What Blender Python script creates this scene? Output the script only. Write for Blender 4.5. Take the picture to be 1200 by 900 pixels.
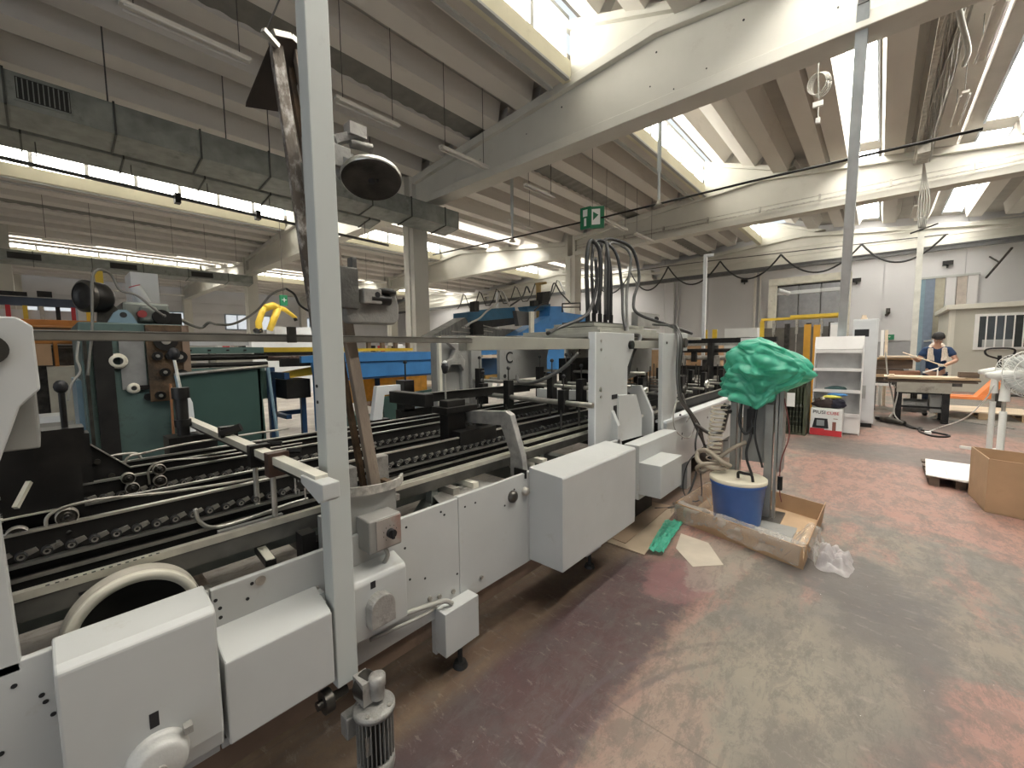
import bpy, bmesh, math, random
from mathutils import Vector, Matrix, noise, Euler

for _o in list(bpy.data.objects):
    bpy.data.objects.remove(_o)
scene = bpy.context.scene
col = scene.collection
R = math.radians
rnd = random.Random(7)
PI = math.pi

# ------------------------------------------------------------------ camera
CAMH = 1.55
yaw = math.atan(430 / 485.0); pitch = R(4.7); roll = R(0.68)
fwd = Vector((-math.sin(yaw) * math.cos(pitch), math.cos(yaw) * math.cos(pitch), -math.sin(pitch)))
r0 = Vector((math.cos(yaw), math.sin(yaw), 0)); u0 = r0.cross(fwd)
rgt = r0 * math.cos(roll) - u0 * math.sin(roll)
upv = u0 * math.cos(roll) + r0 * math.sin(roll)
cd = bpy.data.cameras.new('camera'); cam = bpy.data.objects.new('camera', cd); col.objects.link(cam)
cd.sensor_width = 36.0; cd.lens = 36.0 * 485.0 / 1200.0; cd.clip_start = 0.02; cd.clip_end = 300
mw = Matrix((rgt, upv, -fwd)).transposed().to_4x4(); mw.translation = Vector((0, 0, CAMH))
cam.matrix_world = mw
scene.camera = cam

# ------------------------------------------------------------------ world and light
w = bpy.data.worlds.new('sky'); scene.world = w; w.use_nodes = True
bgn = w.node_tree.nodes['Background']
bgn.inputs[0].default_value = (0.86, 0.93, 1.0, 1); bgn.inputs[1].default_value = .8
scene.view_settings.view_transform = 'Standard'
scene.view_settings.look = 'None'
scene.view_settings.gamma = 1.0
scene.view_settings.use_curve_mapping = False
scene.view_settings.exposure = 0.42
PANE = 8.5          # brightness of the daylit translucent panes
def area(name, loc, rot, sx, sy, power, c=(1, 1, 1)):
    l = bpy.data.lights.new(name, 'AREA'); l.shape = 'RECTANGLE'; l.size = sx; l.size_y = sy; l.energy = power; l.color = c
    o = bpy.data.objects.new(name, l); o.location = loc; o.rotation_euler = rot; col.objects.link(o); return o
# fill light added behind the photographer; no such source is in view
area('rear_fill_light', (3.0, -8.6, 2.9), (R(82), 0, 0), 11, 5.2, 90, (0.93, 0.97, 1.0))

# ------------------------------------------------------------------ materials
MATS = {}
def mat(name, c, rough=.55, metal=0.0, var=.12, sc=6.0, bump=0.0, dirt=None, dirt_amt=.0, dirt_sc=3.0,
        emit=None, es=0.0, alpha=1.0, trans=0.0, stretch=(1, 1, 1), spec=.5, fine=0.0):
    if name in MATS: return MATS[name]
    m = bpy.data.materials.new(name); m.use_nodes = True; MATS[name] = m
    nt = m.node_tree; N = nt.nodes; L = nt.links; b = N['Principled BSDF']
    b.inputs['Roughness'].default_value = rough; b.inputs['Metallic'].default_value = metal
    b.inputs['Specular IOR Level'].default_value = spec
    tc = N.new('ShaderNodeTexCoord'); mp = N.new('ShaderNodeMapping'); mp.inputs['Scale'].default_value = stretch
    L.new(tc.outputs['Object'], mp.inputs['Vector'])
    n1 = N.new('ShaderNodeTexNoise'); n1.inputs['Scale'].default_value = sc; n1.inputs['Detail'].default_value = 5
    L.new(mp.outputs[0], n1.inputs['Vector'])
    rp = N.new('ShaderNodeValToRGB')
    lo = tuple(max(0, x * (1 - var)) for x in c) + (1,); hi = tuple(min(1, x * (1 + var)) for x in c) + (1,)
    rp.color_ramp.elements[0].color = lo; rp.color_ramp.elements[0].position = .3
    rp.color_ramp.elements[1].color = hi; rp.color_ramp.elements[1].position = .7
    L.new(n1.outputs['Fac'], rp.inputs['Fac'])
    out = rp.outputs['Color']
    if dirt:
        n2 = N.new('ShaderNodeTexNoise'); n2.inputs['Scale'].default_value = dirt_sc; n2.inputs['Detail'].default_value = 8
        n2.inputs['Roughness'].default_value = .7
        L.new(mp.outputs[0], n2.inputs['Vector'])
        r2 = N.new('ShaderNodeValToRGB'); r2.color_ramp.elements[0].position = .62 - dirt_amt * .5; r2.color_ramp.elements[1].position = .78 - dirt_amt * .4
        L.new(n2.outputs['Fac'], r2.inputs['Fac'])
        mx = N.new('ShaderNodeMix'); mx.data_type = 'RGBA'
        L.new(r2.outputs['Color'], mx.inputs[0]); L.new(out, mx.inputs[6]); mx.inputs[7].default_value = tuple(dirt) + (1,)
        out = mx.outputs[2]
    L.new(out, b.inputs['Base Color'])
    if bump:
        bp = N.new('ShaderNodeBump'); bp.inputs['Strength'].default_value = bump; bp.inputs['Distance'].default_value = .01
        n3 = N.new('ShaderNodeTexNoise'); n3.inputs['Scale'].default_value = sc * 6; n3.inputs['Detail'].default_value = 4
        L.new(mp.outputs[0], n3.inputs['Vector']); L.new(n3.outputs['Fac'], bp.inputs['Height']); L.new(bp.outputs[0], b.inputs['Normal'])
    if emit:
        b.inputs['Emission Color'].default_value = tuple(emit) + (1,); b.inputs['Emission Strength'].default_value = es
    if alpha < 1: b.inputs['Alpha'].default_value = alpha
    if trans: b.inputs['Transmission Weight'].default_value = trans
    return m

white_paint = mat('white_machine_paint', (.475, .485, .475), .42, var=.05, sc=3, bump=.06, dirt=(.40, .39, .35), dirt_amt=.02, dirt_sc=7)
post_paint = mat('post_paint', (.49, .515, .495), .42, var=.04, sc=2, dirt=(.42, .43, .42), dirt_amt=.02, dirt_sc=9)
cream_top = white_paint
old_grey = mat('scuffed_grey_casting', (.33, .32, .30), .5, .35, var=.3, sc=12, bump=.3, dirt=(.12, .11, .10), dirt_amt=.12, dirt_sc=9)
grey_plate = mat('grey_plate_paint', (.29, .29, .275), .5, .1, var=.12, sc=4, dirt=(.18, .17, .16), dirt_amt=.06)
steel = mat('bare_steel', (.55, .54, .50), .32, .85, var=.2, sc=20, stretch=(1, .15, 1))
worn_steel = mat('worn_steel', (.42, .40, .36), .42, .7, var=.25, sc=14, bump=.1, dirt=(.16, .13, .10), dirt_amt=.1, dirt_sc=8)
alu = mat('aluminium_flat_bar', (.66, .64, .56), .38, .6, var=.12, sc=16)
ivory_bar = mat('ivory_painted_bar', (.72, .70, .60), .4, .1, var=.08)
black_steel = mat('black_steel', (.022, .021, .02), .42, .5, var=.4, sc=10)
black_plate = mat('black_machine_plate', (.018, .017, .016), .5, .3, var=.5, sc=6, bump=.05)
dark_steel = mat('dark_oily_steel', (.075, .07, .062), .38, .7, var=.4, sc=12)
roller_blk = mat('black_rubber_roller', (.03, .03, .03), .45, .1, var=.3)
rubber = mat('black_rubber', (.018, .018, .018), .6, 0, var=.3)
cable_blk = mat('black_cable', (.02, .02, .02), .45)
cable_gry = mat('grey_cable', (.33, .32, .29), .5)
rusty = mat('rusty_painted_bar', (.13, .11, .09), .5, .4, var=.35, sc=10, bump=.3, dirt=(.62, .60, .57), dirt_amt=.26, dirt_sc=14, stretch=(1, 1, .5))
brown_bar = mat('brown_dirty_bar', (.27, .22, .175), .55, .3, var=.3, sc=10, bump=.3, dirt=(.12, .09, .07), dirt_amt=.15, dirt_sc=8, stretch=(1, 1, .4))
cast = mat('grey_cast_motor', (.27, .265, .25), .5, .3, var=.2, sc=14, bump=.3, dirt=(.13, .10, .09), dirt_amt=.12, dirt_sc=10)
belt_ivory = mat('ivory_belt', (.66, .63, .53), .5, var=.08, sc=12, dirt=(.45, .42, .34), dirt_amt=.05)
blue = mat('blue_machine_paint', (.055, .215, .50), .4, var=.1, sc=4, dirt=(.03, .12, .28), dirt_amt=.03)
deep_blue = mat('dark_blue_paint', (.012, .045, .12), .45, var=.2)
teal = mat('teal_green_paint', (.085, .135, .125), .45, var=.22, sc=4, dirt=(.045, .055, .05), dirt_amt=.22, dirt_sc=4)
teal_sheet = mat('dark_teal_sheet', (.042, .082, .073), .4, var=.12, sc=3, dirt=(.03, .06, .055), dirt_amt=.08)
greyblue = mat('grey_blue_paint', (.18, .27, .33), .4, var=.1)
rust = mat('brown_rusty_plate', (.11, .07, .04), .55, .3, var=.5, sc=9, bump=.3, dirt=(.03, .025, .02), dirt_amt=.25, dirt_sc=7)
orange = mat('orange_panel', (.52, .22, .05), .5, var=.15, sc=5, dirt=(.30, .12, .03), dirt_amt=.1)
jack_orange = mat('pallet_truck_orange', (.85, .27, .08), .4, var=.08)
yellow = mat('yellow_paint', (.72, .50, .05), .4, var=.1, dirt=(.45, .28, .03), dirt_amt=.05)
amber = mat('amber_guard', (.62, .32, .03), .35, var=.2, sc=3)
cardboard = mat('cardboard', (.42, .27, .155), .8, var=.08, sc=5, bump=.08, dirt=(.33, .20, .11), dirt_amt=.03)
card_in = mat('cardboard_inside', (.50, .35, .22), .8, var=.08, sc=5)
wood = mat('raw_timber', (.50, .36, .22), .7, var=.2, sc=8, stretch=(.2, 1, 1), bump=.15)
dark_wood = mat('dark_oily_timber', (.12, .085, .06), .7, var=.4, sc=8, stretch=(.2, 1, 1), bump=.2)
pale_wood = mat('pale_planed_board', (.68, .56, .42), .6, var=.12, sc=8, stretch=(.2, 1, 1))
concrete = mat('painted_concrete', (.60, .585, .53), .75, var=.05, sc=1.6, bump=.12, dirt=(.49, .46, .41), dirt_amt=.06, dirt_sc=1.2)
rib_conc = mat('roof_concrete', (.65, .62, .575), .8, var=.06, sc=1.2, bump=.12, dirt=(.46, .43, .40), dirt_amt=.08, dirt_sc=.9, stretch=(1, .3, 1))
deck_mat = mat('roof_deck', (.40, .38, .35), .85, var=.1, sc=1.5)
corr = mat('grey_corrugated_sheet', (.20, .195, .175), .7, var=.1)
curb_mat = mat('cream_concrete_curb', (.72, .69, .54), .7, var=.05, sc=2, dirt=(.55, .52, .40), dirt_amt=.03)
wall_white = mat('white_wall', (.56, .555, .565), .8, var=.03, sc=.7, bump=.1, dirt=(.56, .55, .54), dirt_amt=.07, dirt_sc=.5)
wall_grey = mat('grey_wall_base', (.30, .30, .31), .8, var=.05)
pane_m = mat('daylit_translucent_pane', (.9, .9, .9), .4, var=.02, emit=(1.0, .97, .87), es=PANE)
sky_pane = mat('daylit_skylight_sheet', (.9, .92, .95), .4, var=.02, emit=(1.0, .955, .86), es=PANE * 2.1)
frame_m = mat('window_frame_grey', (.42, .43, .42), .5, .2, var=.05)
galv = mat('galvanised_duct', (.24, .255, .24), .45, .45, var=.18, sc=5, dirt=(.10, .105, .10), dirt_amt=.1, dirt_sc=2)
galv_post = mat('galvanised_post', (.56, .61, .63), .4, .35, var=.12, sc=6, stretch=(1, 1, .2))
black_grille = mat('black_grille', (.012, .012, .012), .6)
wire_m = mat('hanging_wire', (.10, .095, .09), .5, .4)
lamp_white = mat('lamp_housing_white', (.62, .60, .55), .5, var=.05)
tube_glass = mat('unlit_tube_glass', (.72, .70, .66), .25, var=.03)
exit_green = mat('exit_sign_green', (.02, .20, .09), .4, var=.05)
white_print = mat('white_print', (.85, .86, .84), .5, var=.02)
black_print = mat('black_print', (.012, .012, .014), .6, var=.02)
red_print = mat('red_print', (.60, .04, .05), .5, var=.05)
cab_white = mat('cabinet_white', (.66, .68, .69), .45, var=.03)
shelf_white = mat('display_shelf_white', (.80, .79, .77), .45, var=.03)
office_mat = mat('beige_cabin_panel', (.50, .485, .42), .6, var=.03, sc=2)
office_trim = mat('beige_cabin_trim', (.64, .62, .55), .5, var=.03)
dark_glass = mat('dark_window_glass', (.03, .035, .035), .12, var=.2)
bucket_blue = mat('blue_plastic', (.055, .16, .50), .35, var=.08, sc=5, dirt=(.12, .22, .50), dirt_amt=.05)
lid_m = mat('cream_plastic_lid', (.63, .58, .46), .5, var=.06)
fan_white = mat('white_fan_plastic', (.74, .75, .72), .4, var=.03)
net_green = mat('dark_green_plastic', (.065, .075, .045), .5, var=.2)
navy = mat('navy_shirt', (.018, .045, .115), .85, var=.2, sc=20, bump=.2)
skin = mat('skin', (.55, .33, .24), .5, var=.06)
hair = mat('black_hair', (.012, .010, .010), .6, var=.4, sc=40, bump=.5)
towel_m = mat('cream_towel', (.74, .66, .58), .9, var=.1, sc=25, bump=.5)
glove_m = mat('white_glove', (.78, .77, .72), .8, var=.05)
trouser = mat('dark_trousers', (.02, .03, .055), .8, var=.1)
machine_grey = mat('grey_green_casting', (.22, .24, .22), .45, .2, var=.15, sc=8)
brown_old = mat('brown_oily_surface', (.20, .14, .10), .6, .1, var=.25, sc=4, dirt=(.10, .07, .05), dirt_amt=.1)
silver_jaw = mat('scratched_silver_casting', (.40, .39, .37), .4, .55, var=.25, sc=15, bump=.15, dirt=(.2, .18, .16), dirt_amt=.1, dirt_sc=10)
grey_blue_steel = mat('blue_grey_steel_bar', (.07, .09, .13), .45, .3, var=.1)
red_plast = mat('red_plastic', (.45, .03, .04), .4)
brick_white = mat('painted_block_white', (.60, .59, .59), .8, var=.04, sc=1)

def film(name, c, transl, alpha, rough=.25):
    m = bpy.data.materials.new(name); m.use_nodes = True; nt = m.node_tree; N = nt.nodes; L = nt.links
    b = N['Principled BSDF']; out = N['Material Output']
    b.inputs['Base Color'].default_value = c + (1,); b.inputs['Roughness'].default_value = rough
    t = N.new('ShaderNodeBsdfTranslucent'); t.inputs[0].default_value = c + (1,)
    mx = N.new('ShaderNodeMixShader'); mx.inputs[0].default_value = transl
    L.new(b.outputs[0], mx.inputs[1]); L.new(t.outputs[0], mx.inputs[2])
    tr = N.new('ShaderNodeBsdfTransparent'); m2 = N.new('ShaderNodeMixShader')
    tc = N.new('ShaderNodeTexCoord'); nz = N.new('ShaderNodeTexNoise'); nz.inputs['Scale'].default_value = 9; nz.inputs['Detail'].default_value = 5
    L.new(tc.outputs['Object'], nz.inputs['Vector'])
    mr = N.new('ShaderNodeMapRange'); mr.inputs[1].default_value = .3; mr.inputs[2].default_value = .7
    mr.inputs[3].default_value = max(0, alpha - .15); mr.inputs[4].default_value = min(1, alpha + .15)
    L.new(nz.outputs['Fac'], mr.inputs[0]); L.new(mr.outputs[0], m2.inputs[0])
    L.new(tr.outputs[0], m2.inputs[1]); L.new(mx.outputs[0], m2.inputs[2]); L.new(m2.outputs[0], out.inputs[0])
    MATS[name] = m; return m
green_film = film('green_plastic_film', (.10, .52, .36), .35, .97, .3)
clear_film = film('clear_dusty_film', (.74, .72, .68), .35, .30, .15)
milky_film = film('milky_crumpled_film', (.70, .66, .66), .3, .62, .3)
amber_glass = film('amber_guard_film', (.75, .40, .06), .4, .75, .2)

def floor_material():
    m = bpy.data.materials.new('worn_painted_floor'); m.use_nodes = True; nt = m.node_tree; N = nt.nodes; L = nt.links
    b = N['Principled BSDF']
    geo = N.new('ShaderNodeNewGeometry')
    def nz(scale, detail=6, rough=.6, dist=0., stretch=None):
        n = N.new('ShaderNodeTexNoise'); n.inputs['Scale'].default_value = scale; n.inputs['Detail'].default_value = detail
        n.inputs['Roughness'].default_value = rough; n.inputs['Distortion'].default_value = dist
        if stretch:
            mp = N.new('ShaderNodeMapping'); mp.inputs['Scale'].default_value = stretch[0]; mp.inputs['Rotation'].default_value = (0, 0, stretch[1])
            L.new(geo.outputs['Position'], mp.inputs[0]); L.new(mp.outputs[0], n.inputs['Vector'])
        else: L.new(geo.outputs['Position'], n.inputs['Vector'])
        return n.outputs['Fac']
    def ramp(src, a, c):
        r = N.new('ShaderNodeMapRange'); r.interpolation_type = 'SMOOTHSTEP'
        r.inputs[1].default_value = a; r.inputs[2].default_value = c; L.new(src, r.inputs[0]); return r.outputs[0]
    def mix(f, a, c):
        x = N.new('ShaderNodeMix'); x.data_type = 'RGBA'
        if isinstance(f, float): x.inputs[0].default_value = f
        else: L.new(f, x.inputs[0])
        for s, i in ((a, 6), (c, 7)):
            if isinstance(s, tuple): x.inputs[i].default_value = s + (1,)
            else: L.new(s, x.inputs[i])
        return x.outputs[2]
    def math_(op, a, c):
        x = N.new('ShaderNodeMath'); x.operation = op
        for s, i in ((a, 0), (c, 1)):
            if isinstance(s, (int, float)): x.inputs[i].default_value = s
            else: L.new(s, x.inputs[i])
        return x.outputs[0]
    sp = N.new('ShaderNodeSeparateXYZ'); L.new(geo.outputs['Position'], sp.inputs[0])
    def blob(cx, cy, rx, ry, soft=.6, wob=.5, ang=0.0):
        # worn patch: ellipse with a noisy outline
        mp = N.new('ShaderNodeMapping'); mp.vector_type = 'TEXTURE'
        mp.inputs['Location'].default_value = (cx, cy, 0); mp.inputs['Rotation'].default_value = (0, 0, ang); mp.inputs['Scale'].default_value = (rx, ry, 1)
        L.new(geo.outputs['Position'], mp.inputs[0])
        ln = N.new('ShaderNodeVectorMath'); ln.operation = 'LENGTH'; L.new(mp.outputs[0], ln.inputs[0])
        d = math_('ADD', ln.outputs['Value'], math_('MULTIPLY', math_('SUBTRACT', wobn, .5), wob * 2))
        r = N.new('ShaderNodeMapRange'); r.interpolation_type = 'SMOOTHSTEP'
        r.inputs[1].default_value = 1 + soft * .5; r.inputs[2].default_value = 1 - soft * .5; L.new(d, r.inputs[0]); return r.outputs[0]
    wobn = nz(2.2, 10, .74)
    grey = (.165, .15, .13); pink = (.33, .175, .14); tan = (.225, .19, .15); dkgrey = (.105, .095, .09); shadow_purple = (.050, .026, .030); brown = (.125, .08, .052)
    c = mix(ramp(nz(.9, 8, .68), .40, .60), grey, tan)
    c = mix(math_('MULTIPLY', ramp(nz(.55, 9, .72, .4, ((1, .6, 1), .5)), .49, .57), .85), c, pink)
    for a in ((.15, 6.3, 1.1, 1.5, .5, .9), (.25, 1.9, .22, .30, .35, 1.3), (.45, 2.4, .3, .35, .3, 1.3), (-.55, .95, .28, .45, .6, .9), (1.6, 5.0, 1.4, .6, .4, 1.0), (.9, 9.2, 1.3, 1.6, .6, 1.0), (-1.6, 9, .7, 5, .6, .8)):
        c = mix(math_('MULTIPLY', blob(*a), .9), c, pink)
    for a in ((-.05, 3.4, .38, .42, .4, 1.2), (.1, 2.7, .25, .8, .5, 1.2), (.3, 8.0, 1.6, .7, .6, 1.0), (-.15, 1.6, .18, .4, .6, 1.2), (.6, 11.5, 1.6, 1.0, .6, 1.0)):
        c = mix(math_('MULTIPLY', blob(*a), .8), c, dkgrey)
    for a in ((-.42, 1.75, .42, .75, .7, .7), (-.1, 2.4, .3, .4, .8, .8)):
        c = mix(math_('MULTIPLY', blob(*a), .6), c, (.25, .22, .17))
    c = mix(math_('MULTIPLY', ramp(nz(6, 10, .85, .2, ((1, .5, 1), .7)), .47, .56), .55), c, (.115, .10, .088))
    # cast shadow along the machine painted into the colour, over darker red floor paint
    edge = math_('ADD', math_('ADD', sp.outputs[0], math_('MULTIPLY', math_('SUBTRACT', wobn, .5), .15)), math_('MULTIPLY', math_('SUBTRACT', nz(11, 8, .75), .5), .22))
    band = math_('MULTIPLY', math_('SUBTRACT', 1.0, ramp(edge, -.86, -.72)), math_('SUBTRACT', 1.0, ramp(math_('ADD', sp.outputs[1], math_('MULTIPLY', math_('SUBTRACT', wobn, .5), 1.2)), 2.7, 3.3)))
    c = mix(math_('MULTIPLY', band, .88), c, mix(ramp(nz(3, 8, .75), .42, .6), shadow_purple, (.060, .047, .048)))
    c = mix(math_('MULTIPLY', blob(-.95, 2.75, .22, .3, .3, 1.0), .7), c, (.24, .12, .12))
    c = mix(math_('MULTIPLY', blob(-.82, 3.15, .18, .45, .2, 1.0), .6), c, (.29, .25, .21))
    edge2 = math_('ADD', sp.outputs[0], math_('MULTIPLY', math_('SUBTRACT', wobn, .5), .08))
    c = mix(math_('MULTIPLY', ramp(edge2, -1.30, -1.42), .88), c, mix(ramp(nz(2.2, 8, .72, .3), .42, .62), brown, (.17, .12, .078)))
    c = mix(math_('MULTIPLY', ramp(edge, -2.9, -3.3), .92), c, mix(ramp(nz(1.3, 6, .6), .4, .62), (.30, .275, .25), (.42, .39, .35)))
    # scuffs, specks and curved tyre marks
    c = mix(math_('MULTIPLY', ramp(nz(14, 8, .8, .6, ((1, .35, 1), .9)), .51, .58), .35), c, (.11, .095, .085))
    c = mix(math_('MULTIPLY', ramp(nz(20, 8, .8, .4, ((.4, 1, 1), .4)), .56, .64), .28), c, (.34, .29, .25))
    c = mix(ramp(nz(60, 2, .5), .775, .80), c, (.78, .76, .72))
    vd = N.new('ShaderNodeVectorMath'); vd.operation = 'DISTANCE'; L.new(geo.outputs['Position'], vd.inputs[0]); vd.inputs[1].default_value = (.35, 1.35, 0)
    for rr, ww in ((1.28, .012), (1.16, .014)):
        dd = math_('ABSOLUTE', math_('SUBTRACT', vd.outputs['Value'], rr), 0)
        k = math_('MULTIPLY', math_('SUBTRACT', 1.0, ramp(dd, ww * .5, ww * 1.6)), math_('SUBTRACT', 1.0, ramp(sp.outputs[0], -.62, -.45)))
        c = mix(math_('MULTIPLY', math_('MULTIPLY', k, ramp(wobn, .40, .5)), .45), c, (.10, .075, .08))
    # saw-cut joints
    for ax, v in ((1, 1.55), (1, 7.2), (0, -1.72), (0, 1.6), (1, 13)):
        dd = math_('ABSOLUTE', math_('SUBTRACT', sp.outputs[ax], v), 0)
        c = mix(math_('MULTIPLY', math_('SUBTRACT', 1.0, ramp(dd, .002, .005)), .45), c, (.09, .07, .06))
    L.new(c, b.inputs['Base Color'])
    rr = N.new('ShaderNodeMapRange'); rr.inputs[3].default_value = .42; rr.inputs[4].default_value = .75
    L.new(nz(5, 6, .7), rr.inputs[0]); L.new(rr.outputs[0], b.inputs['Roughness'])
    bp = N.new('ShaderNodeBump'); bp.inputs['Strength'].default_value = .25; bp.inputs['Distance'].default_value = .01
    L.new(nz(30, 6, .7), bp.inputs['Height']); L.new(bp.outputs[0], b.inputs['Normal'])
    return m
floor_mat = floor_material()

# ------------------------------------------------------------------ mesh building helpers
class MB:
    """collects shapes given in world (or local) metres; build() links them as ONE mesh object"""
    def __init__(s): s.v = []; s.f = []; s.sm = []
    def add(s, vs, fs, smooth=False):
        k = len(s.v); s.v += [tuple(v) for v in vs]
        for f in fs: s.f.append(tuple(i + k for i in f)); s.sm.append(smooth)
        return s
    def box(s, x0, x1, y0, y1, z0, z1):
        return s.add([(x, y, z) for x in (x0, x1) for y in (y0, y1) for z in (z0, z1)],
                     [(0, 1, 3, 2), (4, 6, 7, 5), (0, 4, 5, 1), (2, 3, 7, 6), (0, 2, 6, 4), (1, 5, 7, 3)])
    def bar(s, p, q, wd, ht, up=(0, 0, 1)):
        """square bar from p to q, wd across, ht along up"""
        p = Vector(p); q = Vector(q); d = (q - p).normalized(); u = Vector(up)
        a = d.cross(u)
        if a.length < 1e-4: a = d.cross(Vector((1, 0, 0)))
        a.normalize(); u = a.cross(d).normalized(); a = a * wd / 2; u = u * ht / 2
        vs = [e + sa * a + su * u for e in (p, q) for sa in (-1, 1) for su in (-1, 1)]
        return s.add(vs, [(0, 1, 3, 2), (4, 6, 7, 5), (0, 4, 5, 1), (2, 3, 7, 6), (0, 2, 6, 4), (1, 5, 7, 3)])
    def cyl(s, p, q, r, n=12, r2=None, caps=True):
        p = Vector(p); q = Vector(q); d = (q - p).normalized(); r2 = r if r2 is None else r2
        a = d.orthogonal().normalized(); b = d.cross(a)
        ring = [(math.cos(2 * PI * i / n), math.sin(2 * PI * i / n)) for i in range(n)]
        v1 = [p + a * (c * r) + b * (t * r) for c, t in ring]; v2 = [q + a * (c * r2) + b * (t * r2) for c, t in ring]
        s.add(v1 + v2, [(i, (i + 1) % n, n + (i + 1) % n, n + i) for i in range(n)], True)
        if caps: s.add(v1, [tuple(range(n - 1, -1, -1))]); s.add(v2, [tuple(range(n))])
        return s
    def lathe(s, prof, c, axis=(0, 0, 1), n=24):
        """prof: list of (radius, distance along axis)"""
        c = Vector(c); d = Vector(axis).normalized(); a = d.orthogonal().normalized(); b = d.cross(a); vs = []; fs = []
        for r, h in prof:
            for i in range(n):
                t = 2 * PI * i / n; vs.append(c + d * h + a * (r * math.cos(t)) + b * (r * math.sin(t)))
        for j in range(len(prof) - 1):
            for i in range(n): fs.append((j * n + i, j * n + (i + 1) % n, (j + 1) * n + (i + 1) % n, (j + 1) * n + i))
        s.add(vs, fs, True)
        return s
    def tube(s, pts, r, n=8):
        pts = [Vector(p) for p in pts]; m = len(pts); vs = []; fs = []; a = None
        for i, p in enumerate(pts):
            d = (pts[min(i + 1, m - 1)] - pts[max(i - 1, 0)])
            if d.length < 1e-9: d = Vector((0, 0, 1))
            d.normalize()
            a = d.orthogonal().normalized() if a is None else (a - d * a.dot(d))
            if a.length < 1e-5: a = d.orthogonal()
            a.normalize(); b = d.cross(a); rr = r[i] if isinstance(r, (list, tuple)) else r
            for k in range(n):
                t = 2 * PI * k / n; vs.append(p + a * (rr * math.cos(t)) + b * (rr * math.sin(t)))
        for i in range(m - 1):
            for k in range(n): fs.append((i * n + k, i * n + (k + 1) % n, (i + 1) * n + (k + 1) % n, (i + 1) * n + k))
        fs.append(tuple(range(n - 1, -1, -1))); fs.append(tuple((m - 1) * n + k for k in range(n)))
        return s.add(vs, fs, True)
    def prism(s, poly, ax, a0, a1):
        """polygon in the plane across axis ax ('x': poly is (y,z); 'y': (x,z); 'z': (x,y)), from a0 to a1"""
        def P(p, a):
            return (a, p[0], p[1]) if ax == 'x' else (p[0], a, p[1]) if ax == 'y' else (p[0], p[1], a)
        n = len(poly); vs = [P(p, a0) for p in poly] + [P(p, a1) for p in poly]
        return s.add(vs, [tuple(range(n - 1, -1, -1)), tuple(range(n, 2 * n))] + [(i, (i + 1) % n, n + (i + 1) % n, n + i) for i in range(n)])
    def sphere(s, c, r, n=12, m=8, sc=(1, 1, 1)):
        c = Vector(c); vs = []; fs = []
        for j in range(m + 1):
            t = PI * j / m
            for i in range(n):
                p = 2 * PI * i / n
                vs.append(c + Vector((r * sc[0] * math.sin(t) * math.cos(p), r * sc[1] * math.sin(t) * math.sin(p), r * sc[2] * math.cos(t))))
        for j in range(m):
            for i in range(n): fs.append((j * n + i, (j + 1) * n + i, (j + 1) * n + (i + 1) % n, j * n + (i + 1) % n))
        return s.add(vs, fs, True)
    def grid(s, fn, nu, nv, smooth=True):
        vs = [fn(i / nu, j / nv) for j in range(nv + 1) for i in range(nu + 1)]
        return s.add(vs, [(j * (nu + 1) + i, j * (nu + 1) + i + 1, (j + 1) * (nu + 1) + i + 1, (j + 1) * (nu + 1) + i) for j in range(nv) for i in range(nu)], smooth)
    def mesh(s, name, m, off=(0, 0, 0)):
        me = bpy.data.meshes.new(name); o = Vector(off)
        me.from_pydata([Vector(v) - o for v in s.v], [], s.f)
        me.polygons.foreach_set('use_smooth', s.sm)
        bm = bmesh.new(); bm.from_mesh(me); bmesh.ops.recalc_face_normals(bm, faces=bm.faces); bm.to_mesh(me); bm.free()
        me.materials.append(m); me.update(); return me
    def build(s, name, m, parent=None, bev=0.0, label=None, thick=0.0):
        off = wloc(parent) if parent else (0, 0, 0)
        ob = bpy.data.objects.new(name, s.mesh(name, m, off)); col.objects.link(ob)
        if parent: ob.parent = parent
        if label: ob['label'] = label
        if thick:
            so = ob.modifiers.new('solid', 'SOLIDIFY'); so.thickness = thick
        if bev:
            bv = ob.modifiers.new('bevel', 'BEVEL'); bv.width = bev; bv.segments = 2; bv.limit_method = 'ANGLE'
        return ob
def wloc(o):
    v = Vector((0, 0, 0))
    while o: v = v + o.location; o = o.parent
    return v
def thing(name, label, cat, loc, group=None):
    o = bpy.data.objects.new(name, None); o.empty_display_size = .05; col.objects.link(o); o.location = loc
    o['label'] = label; o['category'] = cat
    if group: o['group'] = group
    return o
def tag(o, label, cat, group=None, kind=None):
    o['label'] = label; o['category'] = cat
    if group: o['group'] = group
    if kind: o['kind'] = kind
    return o
def struct(o): o['kind'] = 'structure'; return o
def stuff(o): o['kind'] = 'stuff'; return o
def setting(name, loc=(0, 0, 0)):
    o = bpy.data.objects.new(name, None); o.empty_display_size = .05; col.objects.link(o); o.location = loc; o['kind'] = 'structure'; return o
def part_copy(src, parent, loc=None, rot=None, scale=None):
    c = src.copy(); col.objects.link(c); c.parent = parent
    if loc is not None: c.location = loc
    if rot is not None: c.rotation_euler = rot
    if scale is not None: c.scale = scale
    return c
def copy_tree(o, parent=None):
    c = o.copy(); col.objects.link(c); c.parent = parent
    for ch in o.children: copy_tree(ch, c)
    return c
def bez(pts, n=10):
    """smooth curve (Catmull-Rom) through points"""
    P = [Vector(p) for p in pts]; P = [P[0] * 2 - P[1]] + P + [P[-1] * 2 - P[-2]]; out = []
    for i in range(1, len(P) - 2):
        for k in range(n):
            t = k / n; a, b, c, d = P[i - 1], P[i], P[i + 1], P[i + 2]
            out.append(.5 * ((2 * b) + (c - a) * t + (2 * a - 5 * b + 4 * c - d) * t * t + (3 * b - a - 3 * c + d) * t ** 3))
    out.append(P[-2]); return out
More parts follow.
